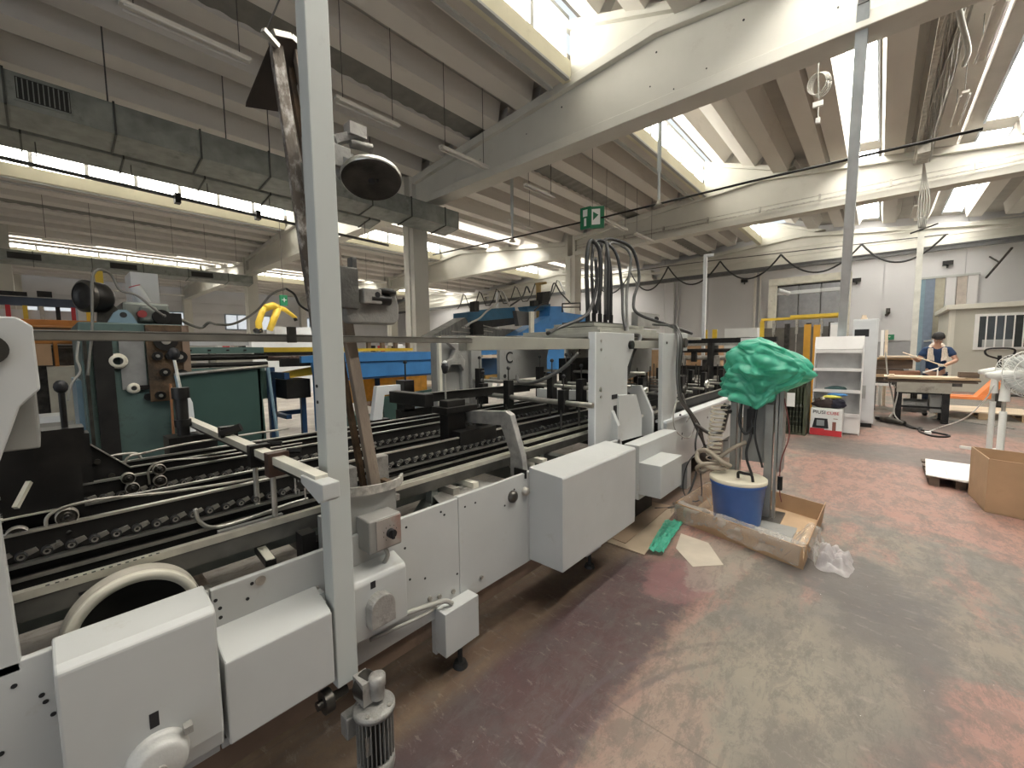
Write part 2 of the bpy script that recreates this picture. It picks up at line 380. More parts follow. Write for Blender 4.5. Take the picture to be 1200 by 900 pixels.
def text_mesh(name, body, size, m, parent, loc, rot, depth=.002):
    cu = bpy.data.curves.new(name, 'FONT'); cu.body = body; cu.size = size; cu.extrude = depth; cu.align_x = 'CENTER'; cu.align_y = 'CENTER'
    t = bpy.data.objects.new(name, cu); col.objects.link(t)
    bpy.context.view_layer.update()
    me = bpy.data.meshes.new_from_object(t.evaluated_get(bpy.context.evaluated_depsgraph_get()))
    bpy.data.objects.remove(t); me.name = name; me.materials.clear(); me.materials.append(m)
    ob = bpy.data.objects.new(name, me); col.objects.link(ob); ob.parent = parent
    ob.location = Vector(loc) - (wloc(parent) if parent else Vector((0, 0, 0))); ob.rotation_euler = rot
    return ob

# ================================================================== THE BUILDING
XL = [-38, -24, -10, 4]                       # left column line of each roof bay
YB = [7.0, 15.1, 24.0]                        # near faces of the cross beams
def topz(u):                                  # top of the double-pitched beams, u = 0..14 across a bay
    return 6.25 + .60 * u / 7 if u < 7 else 6.85 - .75 * (u - 7) / 7
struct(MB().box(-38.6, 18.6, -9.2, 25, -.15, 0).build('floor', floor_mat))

# end wall: upright panels over a grey base strip, with a boarded-up opening and a lit doorway
we = setting('wall_end', (0, 24.45, 0))
struct(MB().box(-38.4, -34.9, 24.5, 24.7, 0, 7.6).box(-33.4, 18.4, 24.5, 24.7, 0, 7.6).box(-34.9, -33.4, 24.5, 24.7, 2.6, 7.6).build('wall_core', wall_white, we))
x = -38.4; i = 0
while x < 18.3:
    x1 = min(x + 2.4, 18.4)
    if not (x < -33.4 and x1 > -34.9): MB().box(x + .012, x1 - .012, 24.44, 24.5, 1.75, 7.5).build('panel', wall_white, we)
    elif x < -34.9: MB().box(x + .012, -34.95, 24.44, 24.5, 1.75, 7.5).build('panel', wall_white, we)
    x = x1
MB().box(-33.3, 18.4, 24.42, 24.5, 0, 1.72).build('base_strip', wall_grey, we)
for k, (cx, mt) in enumerate(((1.18, greyblue), (1.44, mat('slate_board', (.16, .2, .27), .6)), (1.72, mat('olive_board', (.36, .34, .27), .7)), (2.02, wall_white), (2.33, mat('taupe_board', (.42, .37, .33), .7)), (2.62, brick_white))):
    MB().box(cx - .14, cx + .14, 24.30 - .02 * (k % 2), 24.42, .4, 4.25).build('board', mt, we)
MB().box(1.0, 2.8, 24.26, 24.42, 4.25, 4.33).build('lintel', frame_m, we)
d1 = setting('door_1', (-34.15, 24.6, 0))
MB().box(-34.95, -34.85, 24.4, 24.75, 0, 2.65).box(-33.45, -33.35, 24.4, 24.75, 0, 2.65).box(-34.95, -33.35, 24.4, 24.75, 2.6, 2.7).build('door_frame', frame_m, d1)
MB().box(-33.4, -32.6, 23.2, 23.26, 0.02, 2.55).build('door_leaf', mat('door_blue_grey', (.35, .40, .47), .5), d1)
# left wall with a strip of windows, right wall, and the unseen wall behind the photographer
wl = setting('wall_left', (-38.3, 8, 0))
struct(MB().box(-38.6, -38.4, -9.2, 24.7, 0, 7.6).build('wall_core', brick_white, wl))
for z0, z1 in ((.02, 1.3), (1.34, 2.6), (2.64, 3.4), (4.6, 5.3), (5.34, 6.9)):
    for k in range(5): MB().box(-38.4, -38.32, -9 + k * 6.7, -2.33 + k * 6.7, z0, z1).build('panel', brick_white, wl)
struct(MB().box(18.4, 18.6, -9.2, 24.7, 0, 7.6).build('wall_right', wall_white))
struct(MB().box(-38.6, -4, -9.4, -9.2, 0, 7.6).box(-4, 10, -9.4, -9.2, 5.6, 7.6).box(10, 18.6, -9.4, -9.2, 0, 7.6).build('wall_behind', wall_white))  # opening in the rear wall is added to let daylight into the hall
for wi in range(4):
    y0 = 1.0 + wi * 5.6 - 2.6
    wn = setting('window_%d' % (wi + 1), (-38.3, y0 + 1.6, 4))
    MB().box(-38.35, -38.30, y0 + .05, y0 + 3.15, 3.45, 4.55).build('pane', mat('dim_pane', (.3, .32, .33), .2, emit=(.8, .85, .9), es=.55), wn)
    f = MB()
    for t in range(5): f.box(-38.32, -38.22, y0 + t * .8 - .04, y0 + t * .8 + .04, 3.4, 4.6)
    f.box(-38.32, -38.22, y0, y0 + 3.2, 3.38, 3.46).box(-38.32, -38.22, y0, y0 + 3.2, 4.54, 4.62).build('window_frame', mat('blue_grey_frame', (.33, .40, .46), .5), wn)

# columns
cm = MB().box(-.24, .24, -.24, .24, 0, 5.5).box(-.24, -.12, -.24, .24, 5.5, 6.4).box(.12, .24, -.24, .24, 5.5, 6.4).box(-.05, .05, -.27, -.24, 0, 5.4)
cme = cm.mesh('column', concrete)
for xl in XL:
    for yb in YB[:2] + [-1.0]:
        o = bpy.data.objects.new('column', cme); col.objects.link(o); o.location = (xl, yb + .22, 0)
        struct(o)
        if xl < 18: pass
# cross beams with their stepped gable pieces under the raised rooflight
def make_beam(yb):
    root = setting('beam', (0, 0, 0))
    w_ = []
    n = 14
    tops = [(.25 + i * 13.5 / n, topz(.25 + i * 13.5 / n)) for i in range(n + 1)]
    w_ = [(.25, 5.68)] + [(a, b - .15) for a, b in tops] + [(13.75, 5.68)]
    MB().prism(w_, 'y', yb + .10, yb + .34).build('beam_web', concrete, root)
    MB().prism([(.12, 5.48), (.12, 5.66), (13.88, 5.66), (13.88, 5.48)], 'y', yb, yb + .44).build('bottom_flange', concrete, root, bev=.012)
    MB().prism([(a, b - .17) for a, b in tops] + [(a, b) for a, b in reversed(tops)], 'y', yb - .02, yb + .46).build('top_flange', concrete, root, bev=.012)
    MB().prism([(5.3, topz(5.3) - .01), (5.3, 7.72), (7.6, 6.84)], 'y', yb + .10, yb + .34).build('gable_web', concrete, root)
    MB().prism([(5.18, 7.66), (5.18, 7.80), (7.9, 6.86), (7.55, 6.83)], 'y', yb + .0, yb + .44).build('gable_cap', concrete, root, bev=.01)
    return root
b0 = None
for xl in XL:
    for yb in YB:
        if b0 is None: b0 = make_beam(0); o = b0
        else: o = copy_tree(b0)
        o.location = (xl, yb, 0)
# conduits and joint on the second beam face
tr = setting('trim_1', (0, 15, 0))
MB().box(-9.7, 3.8, 14.98, 15.02, 5.70, 5.735).box(-9.7, 3.8, 14.97, 15.0, 5.83, 5.845).build('conduit', worn_steel, tr)
for k in range(9): MB().box(-9 + k * 1.5, -8.95 + k * 1.5, 14.95, 15.03, 5.69, 5.87).build('bracket', worn_steel, tr)

# ribs of the roof, 300 at most: each its own piece under the ceiling
ceil = setting('ceiling', (0, 0, 7))
ribm = MB().prism([(-.19, 0), (.19, 0), (.31, .42), (-.31, .42)], 'y', 0, 7.86)
ribm = ribm.mesh('roof_rib', rib_conc)
ribs_l = [.45, 1.42, 2.35, 3.28, 4.22, 5.02]
ribs_r = [(5.78, 1), (6.66, 1), (7.52, 0), (8.45, 0), (8.93, 0), (10.05, 0), (10.98, 0), (12.4, 0), (13.35, 0)]
for bi, xl in enumerate(XL):
    for yi, y0 in enumerate((-.85, 7.25, 15.35)):
        for u in ribs_l:
            o = bpy.data.objects.new('roof_rib', ribm); col.objects.link(o); o.parent = ceil
            o.location = (xl + u, y0, topz(u) - 7); o.rotation_euler = (0, -math.atan(.60 / 7), 0); o.scale = (1, 1, 1)
        for u, dm in ribs_r:
            z = 7.78 - (u - 5.3) * .41 if dm else topz(u)
            o = bpy.data.objects.new('roof_rib', ribm); col.objects.link(o); o.parent = ceil
            o.location = (xl + u, y0, z - 7); o.rotation_euler = (0, math.atan(.41) if dm else math.atan(.75 / 7), 0)
# deck above the ribs, with gaps where the translucent sheets are
SKY = [(9.22, 9.72), (11.62, 12.12)]
def deckz(u): return (topz(u) + .40) if u < 5.25 else (8.18 - (u - 5.3) * .41 if u < 7.62 else topz(u) + .40)
for bi, xl in enumerate(XL):
    dk = MB()
    segs = [(0, 5.25), (5.1, 7.62), (7.62, SKY[0][0]), (SKY[0][1], SKY[1][0]), (SKY[1][1], 14.0)]
    for a, b in segs:
        za = deckz(a) if a != 5.1 else 8.26; zb = deckz(b - 1e-4) if b != 7.62 or a != 5.1 else 7.27
        if a == 5.1: za = 8.26
        dk.prism([(xl + a, za), (xl + b, zb), (xl + b, zb + .12), (xl + a, za + .12)], 'y', -9.3, 24.7)
    # beyond the skylights' bays the deck is closed behind the photographer
    for a, b in SKY: dk.prism([(xl + a, deckz(a)), (xl + b, deckz(b)), (xl + b, deckz(b) + .1), (xl + a, deckz(a) + .1)], 'y', -9.3, -1 if bi < 3 else 24.7)  # unseen last bay has no glazing, shut to cut light from the side
    dk.box(xl + 5.1, xl + 5.25, -9.3, -1 if bi < 3 else 24.7, 6.6, 8.3)
    dk.build('roof_deck', deck_mat, ceil)
    # grey corrugated strip between two ribs
    cs = MB(); u0_, u1_ = 2.50, 3.13
    ny = 240
    cs.grid(lambda s, t: (xl + u0_ + (u1_ - u0_) * s, -1 + 25.3 * t, topz(u0_ + (u1_ - u0_) * s) + .06 + .012 * math.sin(t * ny * 2)), 1, 480)
    if bi >= 1: cs.build('corrugated_sheet', corr, ceil)
    for yi, (ya, yb2) in enumerate(((-1, 6.9), (7.5, 15.0), (15.6, 23.9)) if bi < 3 else ()):
        for a, b in SKY:
            MB().prism([(xl + a, deckz(a) + .03), (xl + b, deckz(b) + .03), (xl + b, deckz(b) + .05), (xl + a, deckz(a) + .05)], 'y', ya, yb2).build('skylight_sheet', sky_pane, ceil)
            fr = MB()
            for e, sg in ((a, -1), (b, 1)): fr.prism([(xl + e, deckz(e) - .05), (xl + e + sg * .04, deckz(e) - .05), (xl + e + sg * .04, deckz(e) + .08), (xl + e, deckz(e) + .08)], 'y', ya, yb2)
            fr.build('skylight_edge', mat('skylight_edge', (.5, .55, .62), .5), ceil)
    # filler over the beams between sheets
    for yb in YB:
        for a, b in SKY: MB().prism([(xl + a, deckz(a)), (xl + b, deckz(b)), (xl + b, deckz(b) + .1), (xl + a, deckz(a) + .1)], 'y', yb - .1, yb + .6).build('roof_filler', deck_mat, ceil)
# raised window bands
wn_no = 5
for bi, xl in enumerate(XL):
    for yi, (ya, yb2) in enumerate(((-1, 7.0), (7.45, 15.1), (15.55, 24.0)) if bi < 3 else ()):
        wn = setting('window_%d' % wn_no, (xl + 5.3, ya, 7)); wn_no += 1
        MB().box(xl + 5.22, xl + 5.38, ya, yb2, 6.62, 6.98).build('curb', curb_mat, wn)
        MB().box(xl + 5.2, xl + 5.34, ya, yb2, 7.72, 7.80).build('head_rail', frame_m, wn)
        n = 7; st = (yb2 - ya) / n
        for k in range(n):
            MB().box(xl + 5.27, xl + 5.29, ya + k * st + .03, ya + (k + 1) * st - .03, 6.98, 7.72).build('pane', pane_m, wn)
            MB().box(xl + 5.25, xl + 5.36, ya + k * st - .045, ya + k * st + .045, 6.98, 7.72).build('mullion', frame_m, wn)
# cable trays beneath the curbs
for xl in XL[1:3]:
    for ya, yb2 in ((-1, 6.8), (7.6, 14.9)):
        o = MB().box(xl + 5.40, xl + 5.48, ya, yb2, 6.52, 6.56).box(xl + 5.02, xl + 5.10, ya, yb2, 6.50, 6.54).build('cable_tray', frame_m)
        struct(o)
# ================================================================== THE FOLDER-GLUER IN FRONT
fm = thing('folding_machine', 'long grey-white folding machine with black roller conveyors, running from the left foreground', 'machine', (-2.2, 1.0, 0))
def holes(pts, r, m=black_print, x=-1.4995, parent=fm, name='bolt_hole'):
    b = MB()
    for y, z in pts: b.cyl((x - .01, y, z), (x + .0012, y, z), r, 10)
    return stuff(b.build(name, m, parent))
# side frame of upright sheets with seams
MB().box(-1.522, -1.50, -1.6, .285, .30, .825).build('side_panel', white_paint, fm, bev=.003)
MB().box(-1.522, -1.50, .289, .64, .30, .825).build('side_panel', white_paint, fm, bev=.003)
MB().box(-1.522, -1.50, .643, 1.285, .30, .835).build('side_panel', white_paint, fm, bev=.003)
MB().box(-1.522, -1.50, 1.288, 1.82, .30, .84).build('side_panel', white_paint, fm, bev=.003)
MB().box(-1.522, -1.50, 1.823, 3.0, .30, .84).build('side_panel', white_paint, fm, bev=.003)
MB().box(-1.575, -1.53, -1.6, 3.0, .20, .33).build('base_rail', brown_old, fm)
MB().box(-1.56, -1.50, -.05, .66, .33, .385).build('lower_rail', worn_steel, fm)
# far side frame and inner frame members
MB().box(-3.02, -2.98, -1.6, 4.3, .42, .92).build('far_side_panel', machine_grey, fm, bev=.004)
MB().box(-3.0, -1.53, 2.9, 3.0, .30, .62).build('cross_member', machine_grey, fm)
MB().box(-3.0, -1.53, .98, 1.02, .30, .50).build('cross_member', dark_steel, fm)
MB().box(-2.98, -1.56, -.5, -.45, .3, .75).build('cross_member', dark_steel, fm)
# big cover box with the cut-out and disc drive
bx = MB().prism([(-1.50, .855), (-1.385, .84), (-1.365, .825), (-1.365, .47), (-1.375, .42), (-1.50, .42)], 'y', -.035, .272).build('cover_box', white_paint, fm, bev=.006)
MB().box(-1.366, -1.3635, .116, .135, .585, .625).build('notch', black_print, bx)
dd = MB().lathe([(0, .05), (.045, .05), (.058, .045), (.062, .02), (.066, .02), (.066, 0)], (-1.364, .125, .505), (1, 0, 0), 28).build('drive_disc', mat('pale_grey_cast_disc', (.50, .50, .48), .45, .1, bump=.2), fm)
MB().box(-1.35, -1.325, .178, .197, .545, .565).build('lug', old_grey, dd)
MB().cyl((-1.33, .125, .50), (-1.308, .125, .50), .012, 12).build('shaft_end', old_grey, dd)
MB().box(-1.50, -1.375, .285, .60, .40, .655).prism([(-1.50, .705), (-1.375, .655), (-1.50, .655)], 'y', .285, .60).build('guard_panel', white_paint, fm, bev=.005)
# panel with the half round drive cover behind the post
pc = MB().prism([(-1.50, .715), (-1.42, .69), (-1.41, .675), (-1.41, .46), (-1.50, .43)], 'y', .665, .925).build('gear_cover', white_paint, fm, bev=.005)
hc = MB(); pp = [(.792 + .052 * math.cos(t), .578 + .052 * math.sin(t)) for t in [PI * k / 12 for k in range(13)]]
hc.prism([(.844, .51)] + pp + [(.74, .51)], 'x', -1.41, -1.365)
hc.build('half_round_cover', old_grey, pc, bev=.004)
MB().box(-1.4095, -1.4075, .765, .785, .648, .675).build('notch', black_print, pc)
# long cover box
MB().prism([(-1.50, .868), (-1.27, .85), (-1.262, .84), (-1.262, .31), (-1.50, .31)], 'y', 1.83, 2.74).build('long_cover_box', white_paint, fm, bev=.004)
# leg brackets and feet
for ya, yb2 in ((1.13, 1.34), (2.35, 2.55)):
    lb = MB().box(-1.53, -1.50, ya, yb2, .12, .33).box(-1.50, -1.425, ya, yb2, .14, .35).build('leg_bracket', white_paint, fm, bev=.003)
    MB().cyl((-1.48, ya + .13, .02), (-1.48, ya + .13, .14), .012, 10).cyl((-1.48, ya + .13, 0), (-1.48, ya + .13, .022), .038, 18, .03).build('foot', rubber, fm)
MB().cyl((-1.45, .0, .0), (-1.45, .0, .02), .04, 14).cyl((-1.45, .0, 0), (-1.45, .0, .3), .012, 8).build('foot', rubber, fm)
# fasteners
bl = MB()
for y, z in ((.60, .69), (.575, .62), (1.10, .415), (1.155, .40), (1.43, .375), (1.24, .385), (.52, .62), (.34, .67), (.40, .66), (.05, .66)):
    bl.cyl((-1.502, y, z), (-1.490, y, z), .011, 6)
stuff(bl.build('bolt', worn_steel, fm))
holes([(-.10, .77), (-.13, .62), (-.06, .72), (-.045, .66), (-.055, .70), (.30, .79), (.31, .76), (.31, .73), (.40, .80), (.385, .755), (1.18, .80), (1.20, .78), (1.33, .78), (1.40, .78), (1.27, .46), (.99, .79), (.98, .70), (.955, .62), (1.70, .77), (1.62, .70), (.46, .64), (1.08, .52), (1.0, .55)], .0055)
MB().cyl((-1.50, .425, .80), (-1.496, .425, .80), .016, 18).build('boss', worn_steel, fm)
k1 = MB().lathe([(0, .03), (.018, .03), (.032, .018), (.034, 0)], (-1.50, 1.68, .735), (1, 0, 0), 18).build('knob', dark_steel, fm)
k2 = MB().lathe([(0, .03), (.012, .03), (.024, .018), (.026, 0)], (-1.50, 1.79, .735), (1, 0, 0), 16).build('knob', worn_steel, fm)
# speed selector box on its plate
pl = MB().box(-1.535, -1.515, .73, .955, .70, 1.0).build('mounting_plate', grey_plate, fm, bev=.002)
cb = MB().box(-1.515, -1.415, .772, .912, .775, .905).build('selector_box', mat('selector_box_grey', (.27, .265, .25), .45, .1, bump=.1), fm, bev=.006)
MB().box(-1.415, -1.411, .80, .907, .785, .90).build('scale_plate', mat('scale_plate_steel', (.40, .37, .34), .4, .4, dirt=(.30, .15, .12), dirt_amt=.2), cb)
sk = MB().cyl((-1.411, .858, .838), (-1.392, .858, .838), .018, 18).box(-1.392, -1.385, .853, .863, .82, .856).build('selector_knob', black_print, cb)
mk = MB()
for k in range(9):
    t = R(-140 + k * 35); mk.box(-1.4109, -1.4103, .858 + .030 * math.sin(t) - .001, .858 + .030 * math.sin(t) + .001, .838 + .030 * math.cos(t) - .0025, .838 + .030 * math.cos(t) + .0025)
stuff(mk.build('scale_marks', black_print, cb))
MB().tube(bez([(-1.45, .85, .775), (-1.44, .86, .74), (-1.46, .855, .70), (-1.49, .85, .68)]), .009, 8).build('box_cable', cable_gry, fm)
# curved scale bar and clamp that hold the leaning arm
sc_ = MB(); spt = bez([(-1.515, .69, 1.018), (-1.485, .78, 1.010), (-1.485, .88, 1.0), (-1.52, .97, .992), (-1.58, 1.03, .988)], 4)
for i in range(len(spt) - 1): sc_.bar(spt[i], spt[i + 1] + (spt[i + 1] - spt[i]) * .08, .010, .034)
sc_.build('curved_scale', mat('spattered_scale', (.42, .41, .38), .5, .3, var=.3, sc=40, dirt=(.70, .68, .64), dirt_amt=.15, dirt_sc=18), fm)
MB().box(-1.66, -1.60, .735, .83, .93, 1.075).box(-1.66, -1.62, .90, .99, .93, 1.09).box(-1.66, -1.54, .735, .99, .90, .93).build('clamp_block', old_grey, fm, bev=.003)
MB().box(-1.60, -1.535, .93, .955, .86, 1.0).build('clamp_leg', rust, fm)
MB().box(-1.60, -1.53, .80, .93, .93, .97).build('clamp_jaw', dark_steel, fm)

# near slotted bar and the rails of the conveyors (all run along the machine)
def rail(x0, x1, y0, y1, z0, z1, m, name='rail', parent=fm, bev=0): return MB().box(x0, x1, y0, y1, z0, z1).build(name, m, parent, bev=bev)
sb = rail(-1.712, -1.688, -.9, 2.05, .895, .918, alu, 'guide_bar')
rail(-1.716, -1.692, -.9, 4.3, .835, .893, mat('dull_grey_web', (.17, .165, .15), .45, .5, var=.3, sc=9), 'guide_bar_web')
sl = MB()
for k in range(14): sl.box(-1.694, -1.6865, -.04 + k * .018, -.04 + k * .018 + .008, .9181, .9187)
sl.box(-1.69, -1.687, .02, .09, .862, .87); stuff(sl.build('slot', black_print, fm))
rail(-1.665, -1.645, 1.0, 4.2, .905, .925, alu, 'guide_bar')
rail(-1.735, -1.72, 2.05, 4.2, .93, .95, alu, 'guide_bar')
rail(-1.80, -1.76, -.9, 1.6, .775, .83, machine_grey, 'under_rail')
for ya, za in ((.0, .70), (.20, .72), (1.28, .45), (2.2, .5)): MB().box(-1.75, -1.70, ya, ya + .04, za, .86).build('rail_bracket', machine_grey, fm)
roller_mesh = MB().lathe([(0, .006), (.006, .006), (.006, .010), (.0125, .010), (.0135, .007), (.0135, -.012), (0, -.012)], (0, 0, 0), (1, 0, 0), 14).mesh('roller', roller_blk)
rh_mesh = MB().lathe([(.0045, .0102), (.0090, .0108)], (0, 0, 0), (1, 0, 0), 12).mesh('roller_face', worn_steel)
tab_mesh = MB().prism([(.002, .010), (.030, .016), (.036, .004), (.012, -.006)], 'x', -.012, -.002).mesh('roller_arm', worn_steel)
def conveyor(x, z, y0, y1, pitch, nmax, bottom, belt=True):
    """black side plate with rollers on its face, a steel wear strip beneath and a belt on top"""
    root = rail(x - .026, x - .014, y0, y1, z - .055, z + .062, black_plate, 'conveyor_plate')
    rail(x - .012, x + .016, y0, y1, z - .030, z - .020, steel, 'wear_strip')
    rail(x - .030, x - .008, y0, y1, z + .062, z + .070, steel, 'conveyor_top_strip')
    rail(x - .065, x - .045, y0, y1, z + .035, z + .060, dark_steel, 'belt_guide')
    rail(x - .022, x + .010, y0, y1, bottom, z - .060, black_plate, 'conveyor_skirt')
    rail(x + .004, x + .018, y0, y1, z - .072, z - .060, worn_steel, 'lower_strip')
    n = min(nmax, int((y1 - y0) / pitch))
    for k in range(n):
        yy = y0 + (k + .5) * pitch
        o = bpy.data.objects.new('roller', roller_mesh); col.objects.link(o); o.parent = fm; o.location = Vector((x, yy, z)) - wloc(fm)
        if k < 45:
            a = bpy.data.objects.new('roller_face', rh_mesh); col.objects.link(a); a.parent = o
            a = bpy.data.objects.new('roller_arm', tab_mesh); col.objects.link(a); a.parent = o
        if k % 12 == 5: MB().box(x - .012, x + .012, yy + .4 * pitch, yy + .55 * pitch, z + .01, z + .02).build('lubricator', steel, fm)
    return root
conveyor(-1.90, .950, -.32, 4.2, .052, 84, .80)
conveyor(-2.07, .955, -.32, 1.2, .052, 24, .83)
conveyor(-2.34, .970, -.32, 4.2, .052, 84, .86)
conveyor(-2.60, .985, .2, 4.2, .052, 70, .86)
MB().box(-3.0, -2.12, -1.4, 4.2, .845, .86).build('drip_tray', black_plate, fm)
MB().box(-3.0, -2.3, -.6, .35, .64, .93).build('inner_block', black_plate, fm)
# deep black plate with the sloped top edge
MB().prism([(-.9, .86), (-.9, 1.13), (-.12, 1.155), (-.10, 1.175), (.085, 1.195), (.22, 1.052), (4.2, 1.06), (4.2, .93), (.5, .93), (.3, .88)], 'x', -2.47, -2.458).build('sloped_plate', black_plate, fm, bev=.001)
MB().bar((-2.459, .085, 1.1975), (-2.459, .22, 1.0545), .022, .004).bar((-2.459, .22, 1.0535), (-2.459, 4.2, 1.0615), .022, .004).build('plate_edge_or_glint', steel, fm)
MB().bar((-2.459, -.9, 1.132), (-2.459, -.12, 1.157), .022, .003).bar((-2.459, -.10, 1.177), (-2.459, .085, 1.197), .022, .003).build('plate_edge_or_glint', worn_steel, fm)  # lighter strips added as painted highlights on the plate's top edge
MB().bar((-2.30, -.6, .932), (-2.30, .35, .932), .012, .004).bar((-2.05, -.3, 1.035), (-2.05, .02, 1.035), .03, .004).build('block_edge_glint', ivory_bar, fm)  # pale strips stand in for highlights along the block edges
MB().box(-2.455, -2.45, -.02, .05, 1.150, 1.170).build('handle_slot', worn_steel, fm)
MB().prism([(-.6, .9), (-.6, 1.0), (-.15, 1.03), (.0, .93), (.0, .86)], 'x', -2.02, -2.01).build('end_plate', black_plate, fm)
bh = MB()
for y, z in ((.02, 1.13), (.12, 1.10), (.16, 1.03), (.10, .97), (-.18, 1.07), (-.05, 1.02), (-.04, .95)): bh.cyl((-2.46, y, z), (-2.447, y, z), .011, 10)
stuff(bh.build('plate_bolt', dark_steel, fm))
# looped return pulleys with their belts at the conveyor ends
def pulley(x, y, z, r, name='pulley'):
    p = MB().lathe([(.3 * r, .012), (.55 * r, .014), (.62 * r, .008), (.85 * r, .008), (.92 * r, .014), (r, .012), (r, -.012), (0, -.012)], (x, y, z), (1, 0, 0), 22).build(name, dark_steel, fm)
    MB().lathe([(0, .018), (.28 * r, .018), (.3 * r, .010)], (x, y, z), (1, 0, 0), 12).build('hub', black_steel, p)
    MB().lathe([(.93 * r, .0145), (1.04 * r, .014), (1.04 * r, -.014)], (x, y, z), (1, 0, 0), 22).build('rim', worn_steel, p)
for x, y, z, r in ((-1.93, .015, 1.035, .026), (-1.93, .015, .985, .025), (-1.93, -.09, 1.01, .024), (-1.93, -.09, .955, .026), (-2.33, .20, 1.035, .022), (-2.33, .30, 1.05, .022), (-2.33, .30, 1.00, .022), (-2.33, .21, .99, .022)): pulley(x, y, z, r)
MB().tube(bez([(-1.92, .7, 1.022), (-1.92, .3, 1.045), (-1.92, .08, 1.072), (-1.92, -.02, 1.055), (-1.92, -.028, .99), (-1.92, -.02, .945)]), .005, 6).build('belt', worn_steel, fm)
MB().tube(bez([(-2.33, .9, 1.06), (-2.33, .5, 1.065), (-2.33, .33, 1.082), (-2.33, .27, 1.06), (-2.33, .265, .99)]), .004, 6).build('belt', worn_steel, fm)
MB().tube(bez([(-1.80, .32, 1.00), (-1.80, .33, .95), (-1.80, .37, .915), (-1.80, .45, .91), (-1.80, .62, .925), (-1.78, .70, .935)]), .007, 8).build('bent_guide', steel, fm)
MB().tube(bez([(-2.50, .20, 1.03), (-2.50, .22, 1.09), (-2.50, .28, 1.10), (-2.50, .45, 1.115), (-2.50, .9, 1.12)]), .006, 6).tube(bez([(-2.62, .12, 1.03), (-2.62, .14, 1.08), (-2.62, .25, 1.085), (-2.62, .28, 1.05)]), .006, 6).build('bent_guide', worn_steel, fm)
MB().box(-1.80, -1.78, .38, .60, .80, .90).build('guide_plate', grey_plate, fm)
# oily bars at the far left and small side fittings
MB().bar((-1.93, -.055, 1.165), (-1.88, -.085, 1.105), .012, .012).build('tie_strip', ivory_bar, fm)
MB().bar((-1.75, .50, .80), (-1.60, .49, .80), .035, .022).build('short_bar', black_steel, fm)
MB().bar((-1.73, .50, .812), (-1.60, .49, .812), .028, .004).build('short_bar_face', ivory_bar, fm)
MB().cyl((-1.95, .36, .62), (-1.53, .40, .55), .022, 14).build('round_bar', worn_steel, fm)
MB().cyl((-2.3, .33, .68), (-1.95, .36, .62), .0225, 14).build('round_bar', brown_bar, fm)
MB().box(-1.70, -1.64, .66, .80, .62, .80).box(-1.66, -1.60, .60, .65, .62, .86).build('solenoid_box', black_plate, fm)
MB().box(-1.60, -1.575, .66, .70, .60, .92).build('bracket_strip', grey_plate, fm)
# ivory belt pulley rising behind the cover box
pw = MB().lathe([(.126, .0), (.126, .006), (.150, .010), (.153, .004), (.154, -.03), (.153, -.06), (.150, -.065), (.126, -.06)], (-1.60, .13, .760), (1, 0, 0), 64).build('belt_wheel', belt_ivory, fm)
MB().lathe([(0, -.012), (.126, -.010), (.1262, .0)], (-1.60, .13, .760), (1, 0, 0), 40).build('wheel_web', black_plate, pw)
MB().lathe([(.1545, -.004), (.1565, -.010), (.1565, -.05), (.1545, -.056)], (-1.60, .13, .760), (1, 0, 0), 64).build('belt', mat('worn_ivory_edge', (.45, .42, .36), .5), pw)

# cross bar with its clamps
cbz = 1.147
MB().bar((-3.16, .56, cbz), (-1.31, .56, cbz), .042, .030).build('cross_bar', ivory_bar, fm, bev=.002)
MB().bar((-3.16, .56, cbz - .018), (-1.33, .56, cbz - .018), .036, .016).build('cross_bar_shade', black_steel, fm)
MB().prism([(-1.40, 1.15), (-1.24, 1.15), (-1.24, 1.10), (-1.27, 1.085), (-1.37, 1.115), (-1.40, 1.125)], 'y', .53, .585).build('bar_end', white_paint, fm, bev=.003)
for x in (-1.70, -1.90): 
    MB().box(x - .022, x + .022, .525, .60, 1.085, 1.175).build('clamp', mat('brown_clamp', (.10, .06, .045), .45, .4) if x > -1.8 else black_steel, fm, bev=.002)
    MB().cyl((x, .545, .93), (x, .545, 1.09), .010, 10).build('clamp_rod', worn_steel, fm)
    MB().cyl((x, .60, 1.17), (x + .03, .64, 1.17), .012, 8).build('clamp_screw', black_steel, fm)
for x in (-1.47, -1.50, -1.42): MB().cyl((x, .55, 1.06), (x, .55, 1.13), .003, 6).build('pin', steel, fm)
MB().cyl((-1.40, .565, 1.12), (-1.45, .55, 1.10), .016, 10).build('bar_screw', dark_steel, fm)
MB().box(-2.36, -2.31, .53, .60, 1.15, 1.20).cyl((-2.30, .53, 1.17), (-2.26, .60, 1.20), .02, 10).build('clamp', black_steel, fm)
hd = MB().cyl((-2.95, .50, 1.08), (-2.95, .50, 1.30), .030, 12).cyl((-2.95, .50, 1.30), (-2.95, .50, 1.36), .042, 12).cyl((-2.95, .50, 1.14), (-2.95, .50, 1.18), .040, 12).box(-3.03, -2.87, .42, .64, .98, 1.09).build('head_clamp', black_steel, fm)
MB().cyl((-2.95, .50, 1.36), (-2.99, .49, 1.52), .008, 8).build('lever', steel, hd)
MB().sphere((-2.99, .49, 1.55), .03, sc=(1, 1, 1.2)).build('lever_knob', black_print, hd)
MB().prism([(.53, .95), (.53, 1.27), (.60, 1.27), (.61, 1.24), (.62, .95)], 'x', -3.30, -3.26).build('side_bracket', cab_white, fm)

